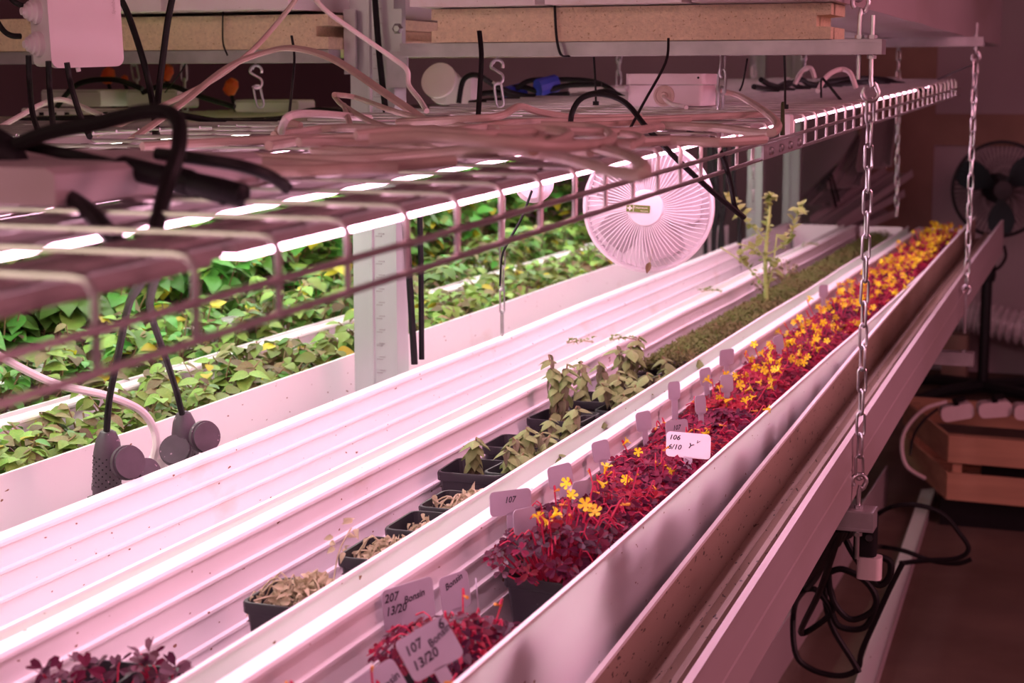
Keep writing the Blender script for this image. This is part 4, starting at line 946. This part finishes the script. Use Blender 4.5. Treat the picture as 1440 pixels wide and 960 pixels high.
# bits of thyme trailing over the gutter wall
for (pxl, pyl, lb) in ((815, 482, 'dry sprig lying on the ridge between the gutters'), (875, 478, 'small dark sprig hanging on the ridge'), (1000, 410, 'thin sprig standing on the ridge before the tall stalk'), (1140, 345, 'trailing sprig on the ridge behind the tall stalk')):
    c = atZ(pxl, pyl, ZR + .004); f = Fol(); s = MB(); r = thing('dry_sprig', lb, 'sprig', tuple(c), local=True)
    s.tube(spl([(-.02, -.01, 0), (0, 0, .004), (.022, .012, .001)], 4), .0012, 4); s.part('twig', DRY, r)
    for k in range(14): f.put(LDRY, frame((-.02 + .04 * k / 13, -.01 + .02 * k / 13, U(.001, .008)), (U(-1, 1), U(-1, 1), U(0, .6)), (0, 0, 1), U(.006, .010)))
    f.part('leaves', STALKL, r)
# tall stalk plant
c = atX(1078, 412, -.74); r = thing('tall_stalk_plant', 'tall pale herb stalk growing out of the thyme tray', 'plant', tuple(c), local=True); s = MB(); f = Fol()
Ht = (atX(1082, 277, -.74) - c).z
main = spl([(0, 0, -.02), (-.004, 0, Ht * .35), (-.002, .01, Ht * .7), (0, .02, Ht)], 5)
s.tube(main, [.0052 - .0022 * i / (len(main) - 1) for i in range(len(main))], 7).part('stem', STALK, r)
br = [((-.002, 0, Ht * .52), (-.035, -.02, Ht * .72), (-.085, -.03, Ht * .98)), ((-.002, 0, Ht * .40), (.04, .02, Ht * .55), (.062, .03, Ht * .90)), ((0, 0, Ht * .05), (-.045, -.02, Ht * .30), (-.095, -.04, Ht * .48)), ((0, 0, Ht * .02), (.012, .0, Ht * .25), (.018, .01, Ht * .62)), ((0, 0, Ht * .3), (-.02, -.01, Ht * .45), (-.060, -.03, Ht * .52))]
for bi, b in enumerate(br):
    pts = spl(b, 6); MB().tube(pts, .0016, 5).part('branch', STALK, r)
    for k in range(26 if bi < 2 else 14):
        p = pts[min(len(pts) - 1, int(len(pts) * (.25 + .75 * k / 26)))]
        f.put(LO, frame(p + Vector((U(-.006, .006), U(-.006, .006), U(-.006, .008))), (U(-1, 1), U(-1, 1), U(-.4, .9)), (U(-.4, .4), -.5, 1), U(.016, .030) if k > 6 else .012))
for k in range(60):
    p = main[min(len(main) - 1, int(len(main) * (.3 + .7 * k / 34)))]; f.put(LO, frame(p, (U(-1, 1), U(-1, 1), U(-.2, .8)), (0, -.3, 1), U(.010, .022)))
f.part('leaves', STALKL, r)
for (dx, dy, h) in ((.05, .10, .06), (.075, .28, .07), (.02, .40, .05)):
    s2 = MB(); f2_ = Fol(); rr = thing('trailing_herb', 'loose trailing herb at the gutter wall %s' % ('just behind the tall stalk', 'a little behind the tall stalk', 'well behind the tall stalk')[(.05, .075, .02).index(dx)], 'plant', (-.80 + dx * .3, c.y + .12 + dy, GF + .10), local=True)
    for q in range(9):
        e = Vector((U(-.04, .02), U(-.06, .06), h * U(.5, 1.1))); pts = spl([(0, 0, 0), e * .5 + Vector((0, 0, .01)), e], 4); s2.tube(pts, .0011, 4)
        for k in range(9): f2_.put(LO, frame(pts[min(len(pts) - 1, k)] + Vector((U(-.004, .004),) * 3), (U(-1, 1), U(-1, 1), U(-.3, .8)), (0, 0, 1), U(.007, .014)))
    inst('stems', s2.mesh('stems', STEMG), rr, Matrix.Identity(4))['kind'] = 'stuff'; f2_.part('leaves', MOSS, rr)

# --- far left rack: rows of leafy plants
LOM = {k: proto('leaf', LO, m) for k, m in (('g', LEAF_G), ('d', LEAF_D), ('b', LEAF_B), ('y', LEAF_Y))}
def leafy(label, x, y, n, spread, hgt, ls, mix, single, group):
    r = thing('leafy_plant', label, 'plant', (x, y, GF), group, local=True); s = MB(); fols = {}
    base = .10; ns = max(3, n // 9); tips = []
    MB().box((0, 0, .05), (.085, .085, .10)).part('root_block', SOIL, r)
    for q in range(ns):
        w = U(0, 6.28); qq = math.sqrt(U(0, 1)); e = Vector((spread * qq * math.cos(w), .058 * qq * math.sin(w) * 1.2, base + hgt * U(.55, 1.1)))
        pts = spl([(e.x * .3, e.y * .3, base - .01), (e.x * .7, e.y * .7, base + (e.z - base) * .6), e], 4); s.tube(pts, .0013, 4); tips.append(pts)
    for i in range(n):
        pts = tips[i % ns]; t = 1 - .85 * U(0, 1) ** 1.3; p = pts[min(len(pts) - 1, int(t * (len(pts) - 1) + .5))]
        a = U(0, 6.28); d = Vector((math.cos(a), math.sin(a) - .15, U(-.55, .30))); k = random.choices('gdby', mix)[0]
        M = frame(p, d, (U(-.35, .35) + .25, U(-.35, .35) - .15, 1), ls * U(.6, 1.15))
        if single: inst('leaf', LOM[k], r, M)
        else: fols.setdefault(k, Fol()).put(LO, M)
    for k, f in fols.items(): f.part({'g': 'foliage', 'd': 'foliage', 'b': 'browned_foliage', 'y': 'yellow_foliage'}[k], {'g': LEAF_G, 'd': LEAF_D, 'b': LEAF_B, 'y': LEAF_Y}[k], r)
    inst('stems', s.mesh('stems', STEMG), r, Matrix.Identity(4))['kind'] = 'stuff'
    return r
for (xc, sp, h, ls, n, mix, nm_, y0, y1) in ((-1.325, .088, .070, .030, 110, (6, 1, 2.6, .4), 'low browning mint plant, gutter nearest the post', 1.40, 5.2),
                                         (-1.535, .090, .105, .034, 95, (5, 3, 1.6, .3), 'mint plant, middle gutter of the left rack', 1.6, 5.2),
                                         (-1.755, .100, .27, .056, 150, (2, 7, .7, .5), 'tall deep green plant, back of the left rack', 1.7, 5.2)):
    y = y0; j = 0
    while y < y1:
        sg = y < 2.3; post_y = {-1.325: 3.0, -1.535: 3.5, -1.755: 4.0}[xc]; lf_ = y < post_y; gap = (xc > -1.4 and U(0, 1) < .10)
        if not gap:
            leafy(nm_ + (', left of the zinc post' if lf_ else ', right of the zinc post'), xc + U(-.015, .015), y, int(n * (1 if sg else .9)), sp, h * U(.75, 1.2), ls, mix, sg, 'plants: ' + nm_ + (' left of the post' if lf_ else ' right of the post'))
        y += .085 if h < .2 else .11; j += 1
# a wilted brown plant among the tall ones, and a yellow-green one right of the post
leafy('withered brown plant hanging over the middle left gutter', -1.64, 1.98, 46, .06, .16, .045, (0, 0, 1, 0), True, None)
leafy('bright yellow green seedling just right of the zinc post', -1.50, 3.15, 30, .06, .20, .050, (2, 0, 0, 5), True, None)

# ------------------------------------------------------------------ things on the far shelves and at the back
for i, c in enumerate([((1070, 112, .02), (1090, 122, .012), (1110, 116, .016), (1130, 124, .012), (1160, 120, .012), (1220, 118, .012), (1260, 118, .012), (1285, 124, .010), (1310, 128, .006)),
                       ((1080, 118, .01), (1120, 128, .01), (1150, 118, .012), (1200, 110, .018), (1245, 112, .018), (1270, 120, .012), (1300, 126, .008)),
                       ((1100, 124, .008), (1125, 112, .02), (1140, 118, .014), (1190, 122, .01), (1240, 118, .012), (1285, 122, .010)),
                       ((1060, 122, .006), (1110, 130, .006), (1150, 126, .008), (1200, 116, .012), (1250, 116, .014), (1290, 121, .010))]):
    p0 = deck(1180, 128, 0).y
    cable('cable', 'black cable in the dark bundle lying on the far end of the shelf', [atY(x, y, 3.2 + .9 * (x - 1070) / 240) for x, y, h in c], .0055, BLACKC, group='black cables on the far shelf end')
cable('cable', 'white cable arching over the far shelf beside the eye bolt', Ys((1150, 128, 2.9), (1162, 108, 2.95), (1180, 98, 3.0), (1195, 102, 3.0), (1204, 124, 3.0)), .0045, WCABLE)
cable('cable', 'thin white cable loop on the far shelf left of the bundle', Ys((1118, 118, 3.3), (1128, 100, 3.3), (1140, 96, 3.3), (1146, 110, 3.3)), .0045, WCABLE)
cable('cable', 'thin dark wire from the shelf end to the far chain', Ys((1318, 112, 4.28), (1345, 100, 4.1), (1371, 90, 3.905)), .0016, BLACKC)
# clutter on the far left shelf
for i, c in enumerate([((645, 145, 2.9), (652, 112, 2.9), (672, 106, 2.9), (700, 122, 2.95), (740, 135, 3.0), (800, 132, 3.0)), ((720, 135, 3.0), (740, 115, 3.0), (780, 112, 3.05), (830, 114, 3.05), (860, 126, 3.05), (876, 146, 3.05)),
                       ((650, 138, 2.95), (690, 130, 2.95), (740, 136, 3.0), (800, 140, 3.0), (850, 128, 3.0), (878, 138, 3.0)), ((660, 145, 2.9), (700, 141, 2.9), (760, 140, 2.9), (800, 146, 2.9)),
                       ((690, 132, 3.0), (730, 122, 3.0), (760, 128, 3.0), (800, 120, 3.0), (846, 118, 3.0))]):
    cable('cable', 'black cable in the heap bound with blue tape on the left rack shelf', Ys(*c), .0052, BLACKC, group='black cables bound with blue tape')
for (x, y) in ((722, 132), (768, 121)):
    MB().tube(Ys((x - 12, y + 3, 2.99), (x + 14, y - 4, 3.02)), .017, 10).thing('tape_band', BLUE, 'blue tape wrapped on the black cable heap, %s band' % ('left' if x < 740 else 'right'), 'tape')
for i, c in enumerate([((-10, 175, 2.2), (60, 168, 2.2), (140, 166, 2.2), (230, 160, 2.2), (320, 172, 2.25), (400, 170, 2.3)), ((80, 150, 2.6), (110, 118, 2.6), (160, 112, 2.6), (200, 125, 2.6)), ((200, 130, 2.7), (235, 120, 2.7), (280, 135, 2.7), (330, 150, 2.7)), ((260, 168, 2.4), (330, 170, 2.4), (400, 166, 2.5), (440, 155, 2.6), (500, 160, 2.6))]):
    cable('cable', ('long black cable lying across the left rack shelf', 'black cable arching over the left orange plug', 'black cable beside the second orange plug', 'black cable drooping behind the left S hook chain')[i], Ys(*c), .0050, BLACKC)
cable('cable', 'pale cable arching over the left rack shelf below the junction box', Ys((-5, 182, 1.95), (30, 162, 2.0), (60, 146, 2.05), (85, 140, 2.05), (110, 148, 2.05), (145, 164, 2.0)), .0040, WCABLE)
for (x, y, lb) in ((152, 106, 'orange plug in the clutter just right of the junction box'), (234, 102, 'orange plug behind the straight black cable'), (325, 122, 'orange plug left of the S hook'), (175, 112, 'small orange plug tail beside the first orange plug')):
    c = atY(x, y, 3.0); k = .55 if x == 175 else 1
    t = thing('orange_plug', lb, 'plug', tuple(c))
    MB().lathe([(.006 * k, -.018 * k), (.013 * k, -.012 * k), (.014 * k, .006 * k), (.008 * k, .016 * k)], 14, Matrix.Translation(c) @ Matrix.Rotation(.5, 4, 'Y')).part('body', ORANGE, t)
    MB().tube([c + Vector((0, .0, -.016 * k)), c + Vector((.01, 0, -.05 * k)), Vector((c.x + .012, c.y, ZLS + .006))], .004, 7).part('lead', BLACKC, t)
def plate(name, label, cat, x0, y0, x1, y1, Y, dep, m):
    a_ = atY(x0, y0, Y); b_ = atY(x1, y1, Y); t = thing(name, label, cat, ((a_.x + b_.x) / 2, Y, min(a_.z, b_.z)))
    MB().rbox(((a_.x + b_.x) / 2, Y + dep / 2, (a_.z + b_.z) / 2), (abs(b_.x - a_.x), dep, abs(a_.z - b_.z)), min(.006, abs(a_.z - b_.z) * .3)).part('case', m, t)
    MB().box(((a_.x + b_.x) / 2, Y - .001, max(a_.z, b_.z) - .004), (abs(b_.x - a_.x) * .94, .003, .003)).part('seam', HOUSE, t)
    return t
plate('power_strip', 'pink white case on the left shelf behind the box cables', 'case', 58, 126, 142, 150, 2.85, .12, BOXM)
ps = plate('power_strip', 'long white strip with dark sockets on the left rack shelf', 'power strip', 30, 152, 165, 166, 2.75, .05, BOXM)
for k in range(7):
    c = atY(40 + 18 * k, 160, 2.745); MB().box(c, (.008, .004, .006)).part('outlet', BLACK, ps)
plate('power_strip', 'mauve rounded case behind the two thick black cables', 'case', 178, 126, 250, 152, 2.9, .08, BOXM)
plate('power_strip', 'pale case among the cables left of the S hook chain', 'case', 330, 140, 420, 158, 2.95, .07, BOXM)
plate('power_strip', 'pale flat tray under the black cable heap', 'tray', 800, 120, 880, 150, 3.25, .15, BOXM)
w_ = thing('cable_reel', 'dim whitish round reel on the left shelf right of the post', 'reel', tuple(atY(632, 122, 2.9)))
MB().lathe([(.02, -.02), (.034, -.02), (.034, -.014), (.02, -.012), (.02, .012), (.034, .014), (.034, .02), (.02, .02)], 22, Matrix.Translation(atY(622, 118, 2.9)) @ Matrix.Rotation(1.2, 4, 'X')).part('drum', FANW, w_)
MB().box(atY(650, 128, 2.92), (.05, .04, .05), None).part('stand', FANW, w_)
# dark vertical leads hanging between the racks behind the fan
for k, (x0, x1, y0, y1) in enumerate(((985, 992, 232, 350), (998, 1003, 236, 346), (1008, 1004, 236, 348), (1020, 1012, 240, 344), (1032, 1040, 262, 330), (1002, 1016, 230, 342))):
    cable('cable', 'dark lead hanging behind the far bench between the racks', Ys((x0, y0 - 60, 4.7), (x0, y0, 4.7), ((x0 + x1) / 2 + 3, (y0 + y1) / 2, 4.7), (x1, y1, 4.7), (x1, y1 + 150, 4.7), (x1 + 4 * k, 736, 4.7)), .0065, BLACKC, group='leads hanging between the racks')
# pile of gutter profiles leaning at the back
p0 = atY(1130, 312, 6.6); p1 = atY(1206, 262, 7.0)
for k in range(6):
    dz = .075 * k; o_ = Vector((.05 * (k % 3), .03 * k, dz)); lb = ('lowest profile of the leaning pile at the back wall', 'second profile from the bottom of the leaning pile', 'third profile of the leaning pile', 'fourth profile of the leaning pile', 'fifth profile of the leaning pile', 'topmost short pale profile of the leaning pile')[k]
    a_ = p0 + o_ + Vector((-.15 + .06 * k, 0, -.17)); b_ = p1 + o_ + Vector((.12 - .03 * k, 0, -.10)); d = (b_ - a_)
    M = frame(a_, d, (-.2, -.55, 1)); L_ = d.length
    t = thing('gutter_profile', lb, 'profile', tuple(a_))
    MB().prism([(-.07, 0), (.07, 0), (.07, .030), (.066, .030), (.066, .004), (-.066, .004), (-.066, .030), (-.07, .030)], 0, L_, M).part('channel', STEEL_D if k == 3 else PVC_SHADED, t, smooth=False)
    for x in (-.03, .03): MB().box((x, L_ / 2, .006), (.006, L_, .006), M).part('rib', PVC_SHADED, t, smooth=False)
tie('black strap tied round the leaning pile, left one', Ys((1166, 250, 6.5), (1172, 275, 6.5), (1176, 292, 6.5)), .007)
tie('black strap tied round the leaning pile, right one', Ys((1169, 245, 6.55), (1176, 268, 6.55), (1180, 284, 6.55)), .006)
MB().box((-1.50, 6.95, -1.0), (.8, .5, .50)).thing('back_plinth', WALLBAND, 'low brown box under the leaning pile at the back wall', 'box')
# standing fan
fb = Vector((-.525, 6.9, FZ)); hc = atY(1407, 266, 6.85)
sf = thing('standing_fan', 'black pedestal fan standing in the dim corner', 'fan', tuple(fb))
MB().tube([(fb.x, fb.y, FZ + .03), (fb.x, fb.y, FZ + .50)], .022, 14).part('lower_pole', FANB, sf)
MB().tube([(fb.x, fb.y, FZ + .48), (hc.x, fb.y, hc.z - .10)], .015, 14).part('upper_pole', FANB, sf)
MB().lathe([(.030, 0), (.034, .02), (.034, .06), (.026, .08)], 16, Matrix.Translation((fb.x, fb.y, FZ + .47))).part('height_knob', FANB, sf)
for a_ in (40, 140, 220, 320):
    w = math.radians(a_ + 8); MB().tube([(fb.x, fb.y, FZ + .045), (fb.x + .20 * math.cos(w), fb.y + .20 * math.sin(w), FZ + .04), (fb.x + .36 * math.cos(w), fb.y + .36 * math.sin(w), FZ + .018)], [.028, .024, .016], 8).part('foot', FANB, sf)
Mh = frame(hc, (0, 0, 1), (.25, -1, .05)); g = MB(); R_ = .185
for k in range(60):
    a_ = 2 * math.pi * k / 60
    for sgn in (1, -1): g.tube([Mh @ Vector((r_ * math.cos(a_), r_ * math.sin(a_), sgn * z_)) for r_, z_ in ((.03, .055), (.10, .052), (.17, .036), (R_, .004))], .0013, 4)
g.part('grille', FANB, sf, stuff=True)
MB().tube([Mh @ Vector((R_ * math.cos(2 * math.pi * k / 48), R_ * math.sin(2 * math.pi * k / 48), 0)) for k in range(48)], .007, 8, closed=True).part('rim', FANB, sf)
MB().lathe([(.0, .060), (.035, .058), (.035, .048), (.0, .046)], 20, Mh).part('badge', FANB, sf)
MB().lathe([(.04, -.18), (.055, -.16), (.06, -.07), (.04, -.05), (.02, .02)], 18, Mh).part('motor', FANB, sf)
for k in range(3):
    vs = []; a0 = 2 * math.pi * k / 3 + .6
    for i in range(6):
        r_ = .03 + .15 * i / 5
        for s_ in (-1, 0, 1): w = a0 + s_ * .5 * math.sin(math.pi * (.2 + .65 * i / 5)); vs.append(Mh @ Vector((r_ * math.cos(w), r_ * math.sin(w), -.005 - s_ * .02)))
    MB().add(vs, [(3 * i + j, 3 * i + j + 1, 3 * i + j + 4, 3 * i + j + 3) for i in range(5) for j in (0, 1)]).part('blade', mat('smoky_blade_%d' % k, (.05, .08, .085), .25), sf)
cable('cable', 'black fan lead curving down from the pedestal fan', Ys((1412, 345, 6.8), (1414, 362, 6.8), (1402, 378, 6.8), (1386, 376, 6.85)), .006, BLACKC)
# corrugated duct
pts = spl([atY(1330, 440, 7.2), atY(1375, 446, 7.2), atY(1440, 462, 7.15), atY(1520, 470, 7.1)], 13)
MB().tube(pts, [.074 if i % 2 else .056 for i in range(len(pts))], 16).thing('flexible_duct', DUCTM, 'silver corrugated duct along the back wall behind the fan pole', 'duct')
for x in (1345, 1480):
    p = atY(x, 450, 7.2); MB().box((p.x, 7.22, (FZ + p.z - .06) / 2), (.10, .12, p.z - .06 - FZ)).thing('duct_block', WALLBAND, 'dark block carrying the %s part of the silver duct' % ('left' if x < 1400 else 'right'), 'block')
# crate
A0 = atZ(1331, 702, FZ + .085); ZT, ZB0 = A0.z + .185, A0.z
tray = MB().box((A0.x + .28, A0.y + .30, FZ + .04), (.60, .52, .08)).thing('crate_shade_block', BLACK, 'black block in place of the shade under the wooden crate', 'tray')  # added black block, painted shade beneath the raised crate
Bk = Vector((A0.x - .19, A0.y + .50, 0)); A_ = Vector((A0.x, A0.y, 0)); ux = Vector((1, -.04, 0)).normalized(); Lf = .62
cr = thing('wooden_crate', 'slatted wooden crate on the floor at the right picture edge', 'crate', (A0.x, A0.y, ZB0))
def slat(name, p, q, z0, z1, th=.010):
    d = (q - p); n = Vector((-d.y, d.x, 0)).normalized() * th
    vs = [(v.x, v.y, z) for z in (z0, z1) for v in (p, q, q + n, p + n)]
    return MB().add(vs, [(0, 3, 2, 1), (4, 5, 6, 7), (0, 1, 5, 4), (1, 2, 6, 5), (2, 3, 7, 6), (3, 0, 4, 7)]).part(name, WOOD, cr, smooth=False)
for z0, z1 in ((ZB0, ZB0 + .078), (ZB0 + .108, ZT)):
    slat('slat', A_, A_ + ux * Lf, z0, z1); slat('slat', Bk, A_ + Vector((-.004, .004, 0)), z0, z1); slat('slat', Bk, Bk + ux * Lf, z0 + .012, z1 + .012); slat('slat', A_ + ux * Lf, Bk + ux * Lf, z0, z1)
for p in (A_ + ux * .012 + Vector((0, .012, 0)), A_ + ux * (Lf - .035) + Vector((0, .012, 0)), Bk + Vector((.03, -.04, 0)), Bk + ux * (Lf - .03) + Vector((0, -.04, 0))):
    MB().box((p.x + .012, p.y + .012, (ZB0 + ZT) / 2), (.024, .024, ZT - ZB0 - .004)).part('corner_post', WOOD, cr, smooth=False)
for k in range(5):
    p = A_ + (Bk - A_) * ((k + .5) / 5); slat('floor_slat', p + Vector((.01, 0, 0)), p + ux * (Lf - .01) + Vector((.01, 0, 0)), ZB0, ZB0 + .008, .07)
for k, (x, y) in enumerate(((1345, 578), (1398, 574), (1448, 578))):
    c = atY(x, y, A0.y + .25); t = thing('power_strip', ('white multi plug lying in the crate, left one', 'white multi plug lying in the crate, middle one', 'white multi plug in the crate at the picture edge')[k], 'plug', tuple(c))
    M = Matrix.Translation(c) @ Matrix.Rotation(.25, 4, 'Z') @ Matrix.Rotation(-.2 + .1 * k, 4, 'Y')
    MB().rbox((0, 0, 0), (.095, .05, .045), .016, M).part('body', WCABLE, t)
    MB().tube([M @ Vector((.0, -.026, .024)), M @ Vector((.0, .0, .032)), M @ Vector((.03, .02, .03))], .009, 8).part('black_lead', BLACKC, t)
MB().box((A0.x + .28, A0.y + .28, ZB0 + .058), (.40, .26, .09)).thing('black_bag', BLACK, 'dark bundle filling the wooden crate under the white plugs', 'bundle')
cable('cable', 'pink white cable looping out over the left side of the crate', Ys((1330, 565, 5.0), (1300, 575, 4.9), (1276, 600, 4.75), (1268, 625, 4.65), (1275, 655, 4.6), (1300, 672, 4.7)), .0055, WCABLE)
cable('cable', 'dark cable hanging over the left crate side', Ys((1318, 575, 5.0), (1300, 590, 4.85), (1285, 612, 4.75), (1280, 640, 4.72)), .004, BLACKC)
# floor rail, aisle
r0 = atZ(1212, 980, FZ + .012); r1 = atZ(1306, 690, FZ + .012); d = r1 - r0
rl = thing('floor_rail', 'long white angle rail lying on the floor beside the cables', 'rail', (r0.x, r0.y, FZ))
MB().prism([(-.022, -.012), (.022, -.012), (.022, .012), (.018, .012), (.018, -.008), (-.022, -.008)], -.3, d.length, frame(r0, d)).part('rail', PVC_SHADED, rl, smooth=False)
MB().prism([(-.022, -.008), (.018, -.008), (.018, .010), (-.022, .004)], -.3, d.length, frame(r0, d)).part('rail_top', PVC, rl, smooth=False)
# sockets and coiled cables under the bench end
sp = atY(1212, 752, 2.44)
sb = thing('rubber_socket', 'black socket with white plug hanging under the end of the strut', 'socket', tuple(sp))
vprism(MB(), sp.x - .012, sp.x + .022, sp.y - .01, sp.y + .02, sp.z - .030, sp.z + .030, .008).part('body', BLACK, sb)
vprism(MB(), sp.x - .006, sp.x + .030, sp.y - .008, sp.y + .018, sp.z - .066, sp.z - .032, .008).part('plug', WCABLE, sb, label='white plug end')
cb = [(((1180, 735), (1195, 770), (1215, 800), (1235, 822), (1250, 812), (1252, 790), (1235, 782)), 2.6), (((1176, 745), (1166, 790), (1170, 840), (1195, 870), (1225, 860), (1232, 840), (1215, 815), (1185, 800), (1165, 805)), 2.75),
      (((1170, 760), (1160, 830), (1170, 880), (1200, 930), (1208, 945)), 2.9), (((1118, 830), (1145, 828), (1165, 850), (1180, 880), (1215, 882), (1232, 850), (1230, 830)), 2.8), (((1118, 850), (1118, 915), (1140, 940), (1180, 950), (1206, 940), (1212, 915), (1232, 870), (1250, 830), (1270, 790)), 3.0),
      (((1228, 728), (1255, 712), (1290, 710), (1325, 722), (1350, 750), (1362, 772), (1345, 785), (1300, 788), (1265, 792)), 3.6), (((1232, 768), (1270, 774), (1310, 788), (1345, 792), (1366, 786)), 3.75), (((1126, 888), (1150, 878), (1172, 855), (1165, 820)), 2.8)]
cl = ('black cable loop hanging right below the strut socket', 'wide black cable loop under the strut', 'black cable dropping to the floor rail', 'lower black cable loop over the lowest gutter', 'black cable curving along the floor rail at the bottom', 'black cable arching across the floor rail to the right', 'thin black cable lying across the floor rail', 'short black cable end left of the loops')
pre = [(1200, 744), (1190, 744), (1186, 744), (1178, 744), (1180, 744), (1224, 738), (1222, 756), (1182, 744)]
for (c, Y), l, p in zip(cb, cl, pre):
    q = [atY(x, y, Y) for x, y in c]; p0_ = atY(*p, 2.395)
    cable('cable', l, [p0_, p0_ * .55 + q[0] * .45 + Vector((0, 0, -.015))] + q, .0055, BLACKC)

# ------------------------------------------------------------------ lift everything from camera height to the floor datum
bpy.context.view_layer.update()
for o in SC.objects:
    if o.parent is None and o.type in ('MESH', 'EMPTY'): o.location.z += CAMZ
